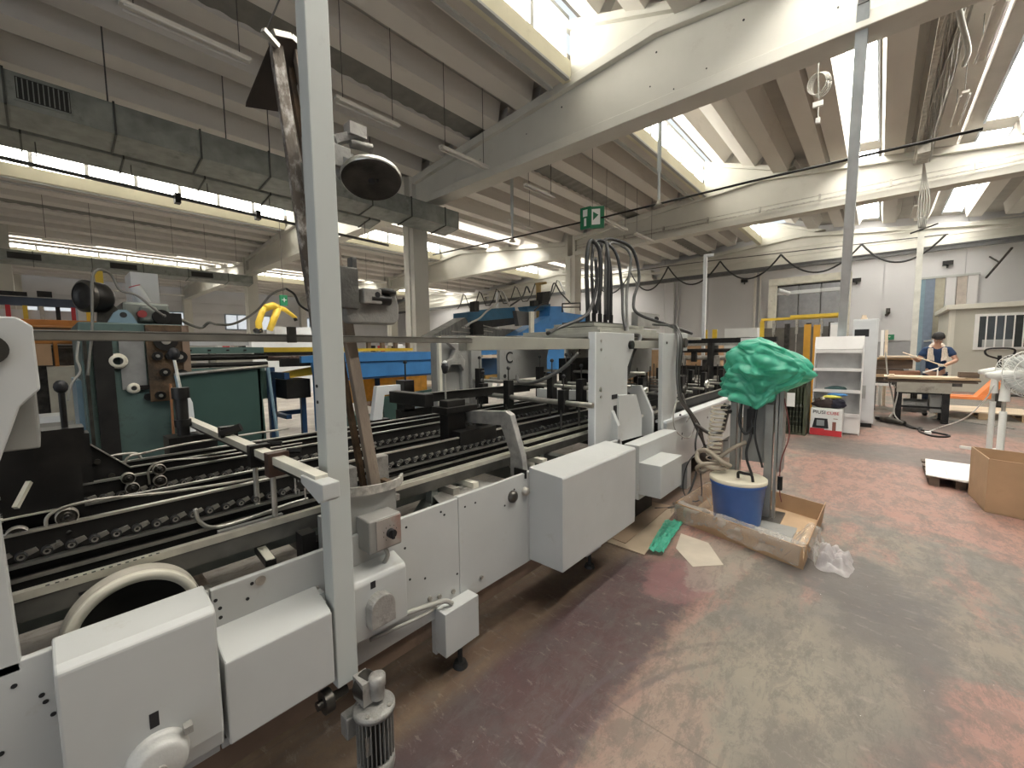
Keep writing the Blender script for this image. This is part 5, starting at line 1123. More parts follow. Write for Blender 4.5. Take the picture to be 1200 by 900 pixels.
MB().box(-4.1, -3.1, 16, 16.3, 0, 1.2).build('stand', brown_old, wb)
# the far machine with black printing rollers
fr_ = thing('roller_machine', 'dark machine with steel rollers and a black top bar beyond the white towers', 'machine', (-3.0, 11, 0))
MB().box(-4.3, -1.75, 11.0, 11.15, 1.66, 1.78).build('top_bar', black_steel, fr_)
MB().box(-4.3, -1.75, 10.95, 11.0, 1.60, 1.66).build('top_bar_edge', steel, fr_)
for k, z in enumerate((1.48, 1.30, 1.05, .8)): MB().cyl((-4.2, 11, z), (-1.8, 11, z), .05 + .01 * (k % 2), 12).build('roller', steel if k % 2 else black_steel, fr_)
for x in (-4.25, -3.1, -1.9): MB().box(x - .06, x + .06, 10.8, 11.3, 0, 1.66).build('side_frame', black_plate, fr_)
for k in range(9): MB().box(-4.1 + k * .27, -3.98 + k * .27, 10.85, 10.95, 1.0 + .1 * (k % 3), 1.25 + .1 * (k % 3)).build('fitting', (dark_steel, worn_steel, black_steel)[k % 3], fr_)
MB().box(-4.3, -1.8, 11.0, 11.6, .3, 1.0).build('body', black_plate, fr_)
# pale bench beyond the blue frame
o = MB().box(-9.2, -8.0, 5.2, 6.8, .70, .76).box(-9.1, -9.0, 5.3, 5.4, 0, .7).box(-8.2, -8.1, 5.3, 5.4, 0, .7).box(-9.1, -9.0, 6.6, 6.7, 0, .7).box(-8.2, -8.1, 6.6, 6.7, 0, .7).build('side_bench', pale_wood); tag(o, 'pale bench on the floor beyond the dark blue frame legs', 'bench')

# ------------------------------------------------------------------ cable loops standing on the rear covers
cbn = thing('cable_bundle', 'bunch of thick black cables arching high above the rear covers of the machine', 'cable', (-2.6, 4.7, 1.88))
LP = [((-2.6, 4.30, 1.98), (-2.62, 4.30, 2.5), (-2.62, 4.35, 2.78), (-2.6, 4.42, 2.82), (-2.56, 4.50, 2.7), (-2.55, 4.5, 2.3), (-2.58, 4.44, 1.98)),
      ((-2.6, 4.44, 1.98), (-2.64, 4.45, 2.5), (-2.66, 4.55, 2.84), (-2.6, 4.72, 2.86), (-2.5, 4.82, 2.7), (-2.45, 4.86, 2.3), (-2.35, 4.7, 1.95), (-2.2, 4.5, 1.70)),
      ((-2.6, 4.58, 1.98), (-2.62, 4.6, 2.5), (-2.66, 4.75, 2.88), (-2.62, 5.0, 2.95), (-2.5, 5.25, 2.85), (-2.45, 5.35, 2.5), (-2.45, 5.2, 2.2), (-2.35, 5.1, 2.0), (-2.1, 5.4, 1.86), (-1.9, 5.8, 1.74)),
      ((-2.6, 4.72, 1.98), (-2.62, 4.75, 2.5), (-2.64, 4.85, 2.86), (-2.6, 5.1, 2.90), (-2.5, 5.2, 2.75), (-2.5, 5.1, 2.3), (-2.4, 4.9, 2.0), (-2.2, 4.5, 1.75), (-2.1, 4.2, 1.70)),
      ((-2.6, 4.86, 1.98), (-2.6, 4.85, 2.5), (-2.6, 4.75, 2.8), (-2.56, 4.66, 2.84), (-2.5, 4.6, 2.6), (-2.5, 4.6, 1.9)),
      ((-2.5, 4.30, 2.6), (-2.5, 4.32, 2.3), (-2.5, 4.2, 2.02), (-2.45, 3.9, 1.88), (-2.4, 3.4, 1.76), (-2.3, 3.1, 1.70))]
for k, l in enumerate(LP): MB().tube(bez(l, 8), .020 if k else .026, 8).build('cable', cable_blk if k != 3 else mat('dark_grey_cable', (.09, .09, .085), .4), cbn)
# cables over the rear towers and down to the floor
cd_ = thing('cable_drop', 'twisted bundle of black and grey cables running down the rear tower to the floor', 'cable', (-1.45, 4.3, .0))
for k in range(4):
    o_ = .018 * k
    MB().tube(bez([(-2.1, 5.0, 1.84), (-1.75, 4.6, 1.80), (-1.55, 4.25, 1.74 + o_ * .5), (-1.47 + o_ * .3, 4.10 + o_, 1.6), (-1.46, 4.06 + o_, 1.3), (-1.44, 4.10 + o_, 1.05), (-1.43, 4.35 + o_, .88), (-1.42, 4.55 + o_ * 2, .70), (-1.40, 4.75, .5), (-1.33, 4.8, .30 - .02 * k)], 8), .014, 6).build('cable', cable_blk if k % 2 else mat('dark_grey_cable', (.09, .09, .085), .4), cd_)
MB().tube(bez([(-1.42, 4.5, .75), (-1.35, 4.75, .62), (-1.3, 4.85, .60), (-1.2, 4.7, .68), (-1.12, 4.45, .80), (-1.05, 4.3, 1.0)], 8), .02, 6).build('hose', mat('dark_grey_cable', (.09, .09, .085), .4), cd_)
MB().tube(bez([(-1.40, 4.55, .7), (-1.38, 4.4, .55), (-1.34, 4.35, .35), (-1.35, 4.15, .12), (-1.42, 3.95, .02), (-1.55, 3.8, .012)], 8), .010, 6).tube(bez([(-1.1, 4.5, .62), (-1.25, 4.4, .58), (-1.34, 4.1, .45), (-1.36, 4.0, .22), (-1.30, 4.0, .10), (-1.22, 4.1, .12), (-1.3, 4.3, .4)], 8), .006, 6).build('thin_cable', cable_blk, cd_)
MB().tube(bez([(-1.48, 4.4, .95), (-1.46, 4.2, 1.1), (-1.46, 4.0, .95), (-1.46, 4.05, .75), (-1.44, 4.35, .62), (-1.44, 4.55, .7), (-1.44, 4.5, .85), (-1.44, 4.3, .8)], 8), .006, 6).build('thin_cable', cable_gry, cd_)
MB().tube(bez([(-1.9, 3.9, 1.68), (-1.7, 3.75, 1.66), (-1.66, 3.5, 1.50), (-1.66, 3.42, 1.35), (-1.7, 3.40, 1.15)], 8), .020, 8).build('hose', cable_blk, cd_)
MB().tube(bez([(-1.70, 2.68, 1.52), (-1.8, 2.60, 1.40), (-2.0, 2.55, 1.30), (-2.3, 2.7, 1.27), (-2.6, 3.0, 1.30)], 8), .014, 6).build('hose', mat('dark_grey_cable', (.09, .09, .085), .4), cd_)

fh = MB()
for x, z in ((-4.9, 6.3), (-3.1, 5.95), (-3.0, 6.45), (-2.2, 5.85), (-1.7, 6.3), (-1.2, 6.45), (-.6, 5.9), (-5.8, 6.1), (-7.2, 6.0), (-2.7, 5.75), (-.9, 6.2)): fh.cyl((x, 7.10, z), (x, 7.094, z), .012 if z < 6.2 else .016, 10)
tr4 = setting('trim_4', (-3, 7.09, 6.2)); stuff(fh.build('formwork_hole', black_print, tr4))
# ================================================================== RIGHT OF THE MACHINE
# glue stand wrapped in green film, blue bucket and lined cardboard tray
st = thing('glue_stand', 'steel two-column stand with hoses standing in the film-lined cardboard tray', 'stand', (-.85, 4.25, 0))
MB().box(-1.01, -.96, 4.2, 4.26, .02, 1.35).box(-.945, -.925, 4.2, 4.26, .02, 1.35).build('column', mat('dull_aluminium', (.30, .30, .28), .45, .5, var=.15), st)
MB().box(-.73, -.67, 4.2, 4.26, .02, 1.35).box(-.655, -.635, 4.2, 4.26, .02, 1.35).build('column', MATS['dull_aluminium'], st)
MB().box(-.92, -.735, 4.27, 4.30, .5, 1.25).box(-.63, -.60, 4.22, 4.38, .45, 1.2).build('back_panel', grey_plate, st)
MB().box(-1.1, -.58, 4.1, 4.42, .0, .03).build('base_plate', dark_steel, st)
MB().box(-1.0, -.66, 4.15, 4.40, 1.05, 1.30).build('pump_block', dark_steel, st)
MB().tube(bez([(-.90, 4.16, 1.1), (-.92, 4.12, .9), (-.86, 4.10, .78), (-.80, 4.13, .9), (-.80, 4.16, 1.1)], 8), .012, 6).tube(bez([(-.84, 4.15, 1.1), (-.82, 4.12, .8), (-.85, 4.1, .6), (-.80, 4.1, .42)], 8), .012, 6).tube(bez([(-.78, 4.15, 1.1), (-.79, 4.1, .8), (-.72, 4.1, .5)], 8), .010, 6).build('black_hose', cable_blk, st)
MB().box(-.86, -.80, 4.12, 4.2, .78, 1.0).cyl((-.60, 4.2, .3), (-.60, 4.2, .42), .02, 8).build('valve', black_steel, st)
MB().tube(bez([(-.60, 4.25, 1.1), (-.55, 4.22, .8), (-.60, 4.2, .55), (-.60, 4.2, .3), (-.58, 4.18, .2)], 8), .005, 6).build('thin_tube', mat('red_brown_tube', (.2, .06, .05), .5), st)
coil = []
for i in range(260):
    t = i / 259; a = t * 2 * PI * 13; coil.append((-1.13 + .065 * math.cos(a) * (1 - .2 * t) + .05 * (1 - t), 4.1 + .065 * math.sin(a), 1.02 - .52 * t))
MB().tube(coil, .0075, 5).build('coiled_hose', mat('beige_air_hose', (.55, .50, .40), .45), st)
MB().tube(bez([(-1.06, 4.08, .52), (-1.0, 4.0, .47), (-1.1, 3.93, .47), (-1.22, 3.98, .50), (-1.24, 4.05, .57), (-1.14, 4.0, .60), (-1.02, 3.95, .54), (-.95, 4.0, .49)], 8), .022, 8).tube(bez([(-1.05, 4.0, .5), (-1.15, 3.9, .50), (-1.22, 3.95, .43), (-1.18, 4.05, .40), (-1.0, 4.1, .60), (-.86, 4.14, .70)], 8), .018, 8).build('thick_hose', mat('brown_beige_hose', (.34, .29, .23), .6), st)
MB().tube(bez([(-1.05, 4.2, 1.02), (-1.08, 4.2, .98), (-1.0, 4.15, .96)], 6), .02, 6).build('black_hose', cable_blk, st)

def bag_fn(s, t):
    a = 2 * PI * s; ca, sa = math.cos(a), math.sin(a)
    prof = max(0, 1 - max(0, (t - .70) / .30) ** 2.2) ** .5 if t > .70 else 1.0
    sq = (abs(ca) ** 2.8 + abs(sa) ** 2.8) ** (-1 / 2.8)
    x = .235 * prof * ca * sq; y = .21 * prof * sa * sq
    p = Vector((x * 7, y * 7, t * 4.5))
    # left side flares out towards the hem, right side is pulled into a point at mid height
    if ca < 0: x += -.075 * (-ca) * (1 - t) ** 1.2
    else: x += ca * (.17 * math.exp(-((t - .50) / .26) ** 2) - .09 * max(0, .35 - t) / .35)
    f = noise.noise(p * .6 + Vector((3, 1, 7))) * .04
    for q_, am in ((.75, .055), (1.5, .026), (3.0, .006)):
        f += am * (abs(noise.noise(p * q_ + Vector((5, 2, 9)))) * 2 - .55)
    kx, kz = .03, .50; dx = x - kx; dz = (t - kz) * .6; ang = math.atan2(dz, dx); rr = math.hypot(dx, dz)
    if sa < .2:
        w_ = min(1, (.2 - sa) * 2)
        f += w_ * (.024 * (1 - abs(math.sin(ang * 3.5 + 6 * rr + 2 * noise.noise(p)))) * math.exp(-((rr - .09) / .14) ** 2) - .012)
        f += w_ * (.045 * math.exp(-(rr / .035) ** 2) - .02 * math.exp(-((rr - .06) / .025) ** 2))
    f += .012 * abs(math.sin(a * 6 + t * 5 + 3 * noise.noise(p))) * (1 - t)
    n_ = Vector((ca, sa, 0)); q = Vector((x, y, 0)) + n_ * f
    q.z = 1.06 + .575 * t + .04 * noise.noise(p * .8) * t + .055 * max(0, -ca) * (1 - t) - .05 * math.exp(-((ca - .25) / .4) ** 2) * (1 - t) + .035 * max(0, ca) * (1 - t)
    q.z -= .05 * max(0, ca) * t
    q.x += -.80; q.y += 4.22
    return q
bag = MB().grid(bag_fn, 200, 120).build('plastic_cover', green_film); tag(bag, 'crumpled green plastic bag pulled over the top of the glue stand', 'bag')
bk = thing('bucket', 'blue plastic bucket with a cream lid in the cardboard tray', 'bucket', (-.88, 3.97, .02))
MB().lathe([(0, .02), (.178, .02), (.182, .03), (.212, .36), (.222, .365), (.222, .40), (.214, .40), (.214, .385), (.0, .385)], (-.88, 3.97, 0), (0, 0, 1), 48).build('body', bucket_blue, bk)
MB().lathe([(.226, .392), (.226, .415), (.215, .42), (.0, .418)], (-.88, 3.97, 0), (0, 0, 1), 48).lathe([(.219, .385), (.227, .392)], (-.88, 3.97, 0), (0, 0, 1), 48).build('lid', lid_m, bk)
MB().tube(bez([(-.87, 3.93, .42), (-.865, 3.92, .47), (-.82, 3.90, .475), (-.76, 3.88, .475), (-.745, 3.875, .42)], 6), .012, 8).build('handle', black_steel, bk)
# cardboard tray (four walls) on the floor
c_ = [Vector((-1.29, 3.68, 0)), Vector((-.33, 3.40, 0)), Vector((-.31, 4.45, 0)), Vector((-1.22, 4.75, 0))]
ct = thing('cardboard_tray', 'low brown cardboard tray holding the stand and bucket', 'tray', (-.8, 4.05, 0))
fl = MB(); fl.add([v + Vector((0, 0, .012)) for v in c_] + [v + Vector((0, 0, .002)) for v in c_], [(0, 1, 2, 3), (7, 6, 5, 4), (0, 4, 5, 1), (1, 5, 6, 2), (2, 6, 7, 3), (3, 7, 4, 0)]); fl.build('bottom', card_in, ct)
for k in range(4):
    a, b = c_[k], c_[(k + 1) % 4]; lean = Vector(((a.y - b.y), (b.x - a.x), 0)).normalized() * -.02
    hgt = Vector((0, 0, (.17, .19, .16, .17)[k]))
    nrm = Vector(((a.y - b.y), (b.x - a.x), 0)).normalized() * .006
    MB().add([a, b, b + hgt + lean, a + hgt + lean, a + nrm, b + nrm, b + hgt + lean + nrm, a + hgt + lean + nrm], [(0, 1, 2, 3), (7, 6, 5, 4), (0, 4, 5, 1), (1, 5, 6, 2), (2, 6, 7, 3), (3, 7, 4, 0)]).build('side_wall', cardboard, ct)
MB().box(-.75, -.45, 3.75, 4.1, .02, .03).build('inner_sheet', grey_plate, ct)
def drape(a, b, h, seed, out=.03, over=.12):
    """film hanging over one wall of the tray: up the inside, over the edge, down the outside"""
    a = Vector(a); b = Vector(b); n_ = Vector(((b.y - a.y), -(b.x - a.x), 0)).normalized()
    def fn(s, t):
        p = a.lerp(b, s)
        if t < .45: k = t / .45; q = p - n_ * (.03 + .10 * (1 - k)) + Vector((0, 0, .03 + (h - .02) * k))
        else:
            k = (t - .45) / .55; L_ = h * (.75 + .35 * noise.noise(Vector((s * 4, seed, 0))))
            q = p + n_ * (-.03 + .06 * min(1, k * 4) + out * k) + Vector((0, 0, h + .012 - L_ * k))
        w_ = noise.noise(Vector((s * 9, t * 5, seed))) * .022 * .8 + .009 * abs(math.sin(s * 31 + t * 6 + seed + 3 * noise.noise(Vector((s * 5, t * 3, seed)))))
        q = q + n_ * w_; q.z = max(.004, q.z + noise.noise(Vector((s * 6, t * 6, seed + 9))) * .012); return q
    return MB().grid(fn, 90, 30)
dr = drape(c_[0], c_[1], .18, 1.3); d2_ = drape(c_[3], c_[0], .18, 4.1); d3_ = drape(c_[1], c_[2].lerp(c_[1], .55), .18, 7.7)
lf = thing('film_liner', 'translucent dusty plastic film draped over the walls of the cardboard tray', 'plastic film', (-.8, 4.0, 0))
dr.build('front_film', clear_film, lf); d2_.build('left_film', clear_film, lf); d3_.build('corner_film', clear_film, lf)
def crumple(cx, cy, rx, ry, hh, seed, ang=0):
    def fn(s, t):
        a = 2 * PI * s; r_ = t * (1 + .28 * noise.noise(Vector((math.cos(a) * 2.2, math.sin(a) * 2.2, seed))))
        x = rx * r_ * math.cos(a); y = ry * r_ * math.sin(a)
        z = hh * (abs(noise.noise(Vector((x * 14, y * 14, seed)))) * 1.4 + .5 * abs(noise.noise(Vector((x * 30, y * 30, seed))))) * (1 - t ** 3) + .004 + hh * .4 * (1 - t)
        return (cx + x * math.cos(ang) - y * math.sin(ang), cy + x * math.sin(ang) + y * math.cos(ang), z)
    return MB().grid(fn, 64, 22)
o = crumple(-.20, 3.68, .13, .22, .10, 2.2, .3).build('plastic_scrap', milky_film); tag(o, 'crumpled milky plastic film lying beside the right end of the tray', 'plastic film')
# sheets on the floor beside the machine
def flat(name, pts, z0, z1, m, label, cat, bev=0):
    o = MB().prism(pts, 'z', z0, z1).build(name, m, bev=bev); return tag(o, label, cat)
q = [P(a, b, z=.01) for a, b in ((705, 633), (763, 590), (793, 596), (755, 650))]
flat('cardboard_sheet', [(v.x, v.y) for v in q], .004, .010, mat('dusty_board', (.36, .28, .20), .8, var=.15, sc=4, dirt=(.25, .18, .12), dirt_amt=.1), 'dusty cardboard sheet on the floor under the long cover box, lower one', 'cardboard')
q = [P(a, b, z=.02) for a, b in ((712, 628), (760, 587), (786, 592), (733, 636))]
flat('cardboard_sheet', [(v.x, v.y) for v in q], .012, .017, mat('dusty_board_dark', (.31, .22, .15), .8, var=.15, sc=4), 'brown cardboard sheet lying on the dusty cardboard sheet', 'cardboard')
q = [P(a, b, z=.004) for a, b in ((798, 625), (830, 636), (848, 662), (812, 664), (792, 642))]
flat('paper_sheet', [(v.x, v.y) for v in q], .001, .004, mat('pale_flat_paper', (.50, .44, .36), .8, var=.1, sc=5), 'pale torn paper sheet on the floor before the tray corner', 'paper')
qa, qb = P(790, 612, z=.02), P(768, 648, z=.02)
def gb_(s, t):
    c = qa.lerp(qb, t); wd = .075 * (1 - .2 * t); p = c + Vector((.9, .3, 0)) * (s - .5) * 2 * wd
    return (p.x, p.y, .022 + .030 * abs(noise.noise(Vector((s * 5, t * 9, 2)))) + .015 * abs(math.sin(s * 9 + t * 3)))
o = MB().grid(gb_, 20, 40).build('green_plastic_strip', green_film); tag(o, 'crumpled strip of green plastic on the floor left of the tray', 'plastic film')

# display shelf with its contents
ds = thing('display_shelf', 'white open display shelf with sloping header standing on the floor', 'shelf', (-.54, 9.45, 0))
for x in (-.88, -.215): MB().prism([(9.28, 0), (9.28, 1.56), (9.36, 1.72), (9.60, 1.72), (9.60, 0)], 'x', x, x + .016).build('side_panel', shelf_white, ds)
MB().prism([(9.36, 1.72), (9.375, 1.72), (9.30, 1.50), (9.285, 1.50)], 'x', -.864, -.215).build('header', shelf_white, ds)
MB().box(-.864, -.215, 9.58, 9.60, .02, 1.72).build('back_panel', mat('shelf_back', (.62, .61, .60), .5), ds)
for z, y0 in ((1.44, 9.30), (1.12, 9.24), (.74, 9.26), (.32, 9.26)):
    MB().box(-.864, -.215, y0, 9.58, z, z + .012).box(-.864, -.215, y0 - .008, y0, z - .01, z + .045).build('shelf_board', shelf_white, ds)
MB().box(-.864, -.215, 9.29, 9.30, .02, .31).build('kick_panel', shelf_white, ds)
pbx = thing('product_carton', 'white and red printed carton with a device picture, on the floor before the shelf', 'box', (-.62, 9.05, 0))
MB().box(-.86, -.42, 8.92, 9.20, .0, .47).build('carton', white_print, pbx)
MB().box(-.862, -.418, 8.915, 8.92, .0, .10).box(-.862, -.66, 8.914, 8.92, .10, .12).build('red_band', red_print, pbx)
text_mesh('carton_lettering', 'PIUSI', .085, black_print, pbx, (-.74, 8.913, .405), (R(90), 0, 0), .001)
text_mesh('carton_lettering', 'CUBE', .07, red_print, pbx, (-.55, 8.913, .395), (R(90), 0, 0), .001)
MB().prism([(-.80, .30), (-.62, .30), (-.60, .13), (-.83, .13)], 'y', 8.908, 8.915).build('device_picture', black_print, pbx)
MB().box(-.77, -.66, 8.905, 8.909, .17, .27).build('device_screen', mat('print_grey', (.3, .33, .34), .5), pbx)
MB().box(-.55, -.50, 8.912, 8.916, .10, .25).box(-.54, -.48, 8.912, 8.916, .30, .31).build('small_picture', mat('print_brown', (.3, .12, .09), .5), pbx)
def lump(name, cx, cy, cz, rx, ry, rz, m, label, cat, seed, fold=.25):
    def fn(s, t):
        a = 2 * PI * s; b = PI * t; p = Vector((math.sin(b) * math.cos(a), math.sin(b) * math.sin(a), math.cos(b)))
        k = 1 + fold * noise.noise(p * 2.4 + Vector((seed, 0, 0))) + .1 * noise.noise(p * 7 + Vector((seed, 0, 0)))
        return (cx + rx * p.x * k, cy + ry * p.y * k, max(cz - rz * .7, cz + rz * p.z * k))
    o = MB().grid(fn, 30, 18).build(name, m); return tag(o, label, cat)
lump('dark_bag', -.66, 9.08, .545, .19, .10, .10, mat('dark_brown_cloth', (.035, .022, .02), .8, bump=.3), 'dark brown cloth bag lying on the printed carton', 'bag', 3)
lump('dark_bag', -.50, 9.06, .55, .11, .09, .09, mat('black_blue_cloth', (.02, .02, .035), .8), 'black bag at the right end of the carton top', 'bag', 5)
lump('yellow_packet', -.58, 9.12, .66, .13, .06, .035, mat('yellow_packet', (.75, .70, .12), .5), 'yellow packet on top of the bags by the shelf', 'packet', 8, .1)
lump('blue_packet', -.52, 9.16, .70, .14, .06, .03, mat('blue_packet', (.08, .28, .62), .5), 'bright blue packet above the yellow packet', 'packet', 9, .1)
lump('grey_cloth', -.55, 9.35, .79, .15, .07, .05, mat('teal_grey_cloth', (.05, .10, .10), .8), 'dark teal cloth on the middle shelf of the display shelf', 'cloth', 11)
o = MB().cyl((-.70, 9.0, .62), (-.72, 9.0, .66), .03, 10).build('cream_cap', lid_m); tag(o, 'small cream cap lying on the dark brown bag', 'cap')
# tall white cabinets
tc_ = thing('electric_cabinet', 'tall white electric cabinet with a black display, standing right behind the shelf', 'cabinet', (-.2, 10.6, 0))
MB().box(-.40, -.03, 10.3, 10.9, .08, 2.05).build('body', cab_white, tc_, bev=.004)
MB().box(-.395, -.06, 10.285, 10.3, .12, 2.03).build('door', cab_white, tc_, bev=.003)
MB().box(-.37, -.16, 10.278, 10.286, 1.72, 1.86).build('display', black_print, tc_)
MB().box(-.22, -.16, 10.27, 10.286, .55, .80).build('handle', frame_m, tc_)
MB().box(-.38, -.05, 10.32, 10.88, 0, .08).build('plinth', black_steel, tc_)
MB().box(-.03, -.028, 10.34, 10.36, .1, 2.0).build('side_seam', frame_m, tc_)
tc2 = thing('electric_cabinet', 'narrower white cabinet showing behind the shelf, left of the steel post', 'cabinet', (-.75, 10.7, 0))
MB().box(-.76, -.56, 10.5, 11.0, 0, 2.02).build('body', cab_white, tc2, bev=.004)
MB().box(-.75, -.57, 10.49, 10.5, .1, 1.98).build('door', shelf_white, tc2)
o = MB().cyl((-.25, 10.6, 2.052), (-.25, 10.6, 2.09), .05, 14).cyl((-.25, 10.6, 2.09), (-.25, 10.6, 2.14), .035, 14).build('wooden_spool', pale_wood); tag(o, 'small pale wooden spool on top of the tall electric cabinet', 'spool')
# mesh basket
nb = thing('mesh_bin', 'dark green perforated plastic bin between the stand and the shelf', 'bin', (-1.08, 8.9, 0))
nbm = MB()
for k in range(10):
    for j in range(9):
        nbm.box(-1.405 + k * .049, -1.405 + k * .049 + .014, 8.69, 8.70, .05, .90)
    nbm.box(-1.42, -.92, 8.69, 8.70, .05 + k * .088, .05 + k * .088 + .018)
MB().box(-1.42, -.92, 8.70, 8.71, .0, .16).box(-1.42, -.92, 8.68, 8.71, .86, .94).box(-1.44, -1.40, 8.68, 9.2, 0, .94).box(-.94, -.90, 8.68, 9.2, 0, .94).box(-1.42, -.92, 9.16, 9.2, 0, .94).build('frame', net_green, nb)
stuff(nbm.build('mesh_front', net_green, nb)); MB().box(-1.39, -.95, 8.74, 9.15, .02, .5).build('contents', mat('dark_contents', (.05, .055, .04), .8), nb)
MB().box(-1.29, -1.07, 8.665, 8.68, .50, .74).build('white_notice', white_print, nb)
# workbench with boards
wbx = thing('workbench', 'dark steel workbench with a scuffed pale apron, in front of the worker', 'workbench', (.8, 12, 0))
MB().box(.22, 1.22, 11.62, 12.35, .74, .80).build('top', dark_steel, wbx)
MB().box(.30, 1.08, 11.58, 11.62, .60, .80).build('apron', mat('scuffed_apron', (.36, .34, .29), .6, dirt=(.16, .14, .12), dirt_amt=.15), wbx)
for x in (.34, 1.02):
    for y in (11.66, 12.28): MB().box(x - .05, x + .05, y - .04, y + .04, .03, .74).cyl((x, y, 0), (x, y, .03), .06, 10).build('leg', black_steel, wbx)
MB().box(.34, 1.02, 11.7, 11.74, .28, .32).box(.34, 1.02, 11.72, 12.2, .56, .6).build('brace', black_steel, wbx)
MB().cyl((.42, 11.95, .30), (.78, 11.95, .30), .14, 20).build('motor', cast, wbx)
MB().box(.80, .98, 11.72, 12.1, .2, .56).build('switch_box', grey_plate, wbx, bev=.01)
for k, (z0, z1, x0, x1, y0, y1, m, lb) in enumerate(((.805, .835, .10, 1.42, 11.6, 12.3, dark_wood, 'dark board at the bottom of the stack on the workbench'), (.838, .865, .12, 1.46, 11.64, 12.32, dark_wood, 'dark board in the middle of the stack on the workbench'), (.868, .90, .16, 1.44, 11.6, 12.25, wood, 'brown board near the top of the stack on the workbench'), (.902, .915, .10, 1.25, 11.62, 12.2, pale_wood, 'pale thin board lying uppermost on the workbench'))):
    o = MB().box(x0, x1, y0, y1, z0, z1).build('board', m); tag(o, lb, 'board')
o = MB().box(1.18, 1.44, 11.7, 11.95, .917, 1.02).build('wood_block', dark_wood); tag(o, 'chunky wood block at the right end of the workbench', 'wood block')
o = MB().box(.18, .26, 11.7, 12.0, .917, .945).build('wood_offcut', pale_wood); tag(o, 'small pale offcut at the left end of the workbench', 'wood block')
o = MB().prism([(.70, .98), (.90, 1.06), (.92, 1.10), (.68, 1.0)], 'y', 11.95, 11.98).bar((.90, 11.96, .915), (.90, 11.96, 1.05), .02, .02).build('white_tool', shelf_white); tag(o, 'small white Y-shaped tool standing on the workbench before the worker', 'tool')
# side bench with timber pile left of the workbench
sbn = thing('side_bench', 'low dark bench carrying a pile of timber, left of the workbench', 'bench', (0, 13.6, 0))
MB().box(-.15, .75, 13.2, 14.1, .62, .68).box(-.1, -.02, 13.25, 13.33, 0, .62).box(.62, .70, 13.25, 13.33, 0, .62).box(-.1, -.02, 14, 14.08, 0, .62).box(.62, .70, 14, 14.08, 0, .62).build('frame', black_steel, sbn)
MB().box(-.12, .7, 13.15, 13.2, .60, .66).build('pale_edge', shelf_white, sbn)
for k, (x0, x1, y0, z0, z1, m, lb) in enumerate(((-.15, .62, 13.3, .685, .80, dark_wood, 'lowest dark timber on the side bench'), (-.05, .70, 13.25, .80, .86, wood, 'brown plank above the lowest timber on the side bench'), (-.12, .45, 13.4, .86, .98, dark_wood, 'short dark timber in the middle of the side bench pile'), (.20, .72, 13.2, .865, .95, mat('red_wood', (.35, .17, .10), .6), 'reddish timber block at the right of the side bench pile'), (-.10, .60, 13.5, 1.0, 1.20, dark_wood, 'thick dark timber in the upper side bench pile'), (-.1, .7, 13.45, 1.21, 1.25, wood, 'thin board crowning the side bench pile'), (.0, .55, 13.35, 1.26, 1.30, pale_wood, 'pale offcut on the very top of the side bench pile'))):
    o = MB().box(x0, x1, y0, y0 + .5, z0, z1).build('timber', m); tag(o, lb, 'timber')
for k, (px, lb) in enumerate(((.06, 'leaning plank end behind the electric cabinet, left of two'), (.14, 'leaning plank end behind the electric cabinet, right of two'))):
    o = MB().bar((px, 14.3, 0), (px - .02, 14.6, 1.95), .06, .03, up=(0, 1, 0)).build('leaning_plank', pale_wood if k else shelf_white); tag(o, lb, 'plank')
o = MB().tube(bez([(.10, 12.1, 1.4), (.16, 12.0, .9), (.28, 11.7, .3), (.22, 11.3, .12), (.15, 11.2, .06)], 8), .014, 6).tube(bez([(.25, 11.9, .72), (.32, 11.6, .6), (.28, 11.4, .2), (.36, 11.2, .05)], 8), .012, 6).build('extension_lead', cable_gry); tag(o, 'grey cord hanging beside the cabinet down to the floor', 'cord')
# power tool and cables on the floor
gr = thing('power_tool', 'dark angle grinder lying on the floor before the workbench', 'tool', (.25, 10.9, 0))
MB().tube([(.10, 11.3, .06), (.20, 11.1, .07), (.42, 10.85, .06)], [.05, .06, .045], 12).build('body', dark_steel, gr)
MB().cyl((.08, 11.35, .03), (.08, 11.35, .09), .09, 16).build('guard', black_steel, gr)
o = MB().tube(bez([(.42, 10.85, .03), (.55, 10.6, .015), (.65, 10.7, .015), (.6, 10.3, .015), (.72, 9.9, .015), (.88, 9.9, .015), (.95, 10.1, .015), (.8, 10.3, .015), (.62, 10.5, .015), (.5, 10.9, .015), (.45, 11.3, .015)], 8), .018, 6).build('extension_lead', cable_blk); tag(o, 'black power cord coiled loosely on the floor by the grinder', 'cord')
o = MB().box(.66, .74, 10.12, 10.2, .0, .045).build('plug', white_print); tag(o, 'white plug lying on the black power cord', 'plug')
o = MB().tube(bez([(.70, 10.2, .03), (.85, 10.1, .15), (1.05, 9.5, .40), (1.16, 8.9, .75), (1.20, 8.6, 1.0)], 8), .008, 6).build('fan_lead', white_print); tag(o, 'white cord rising from the plug to the fans', 'cord')
o = MB().tube(bez([(1.0, 12.9, .01), (.9, 12.4, .01), (1.2, 12.2, .01), (1.5, 12.0, .01), (1.9, 11.6, .01)], 8), .012, 6).build('extension_lead', cable_gry); tag(o, 'grey cord on the floor between workbench and pallet', 'cord')

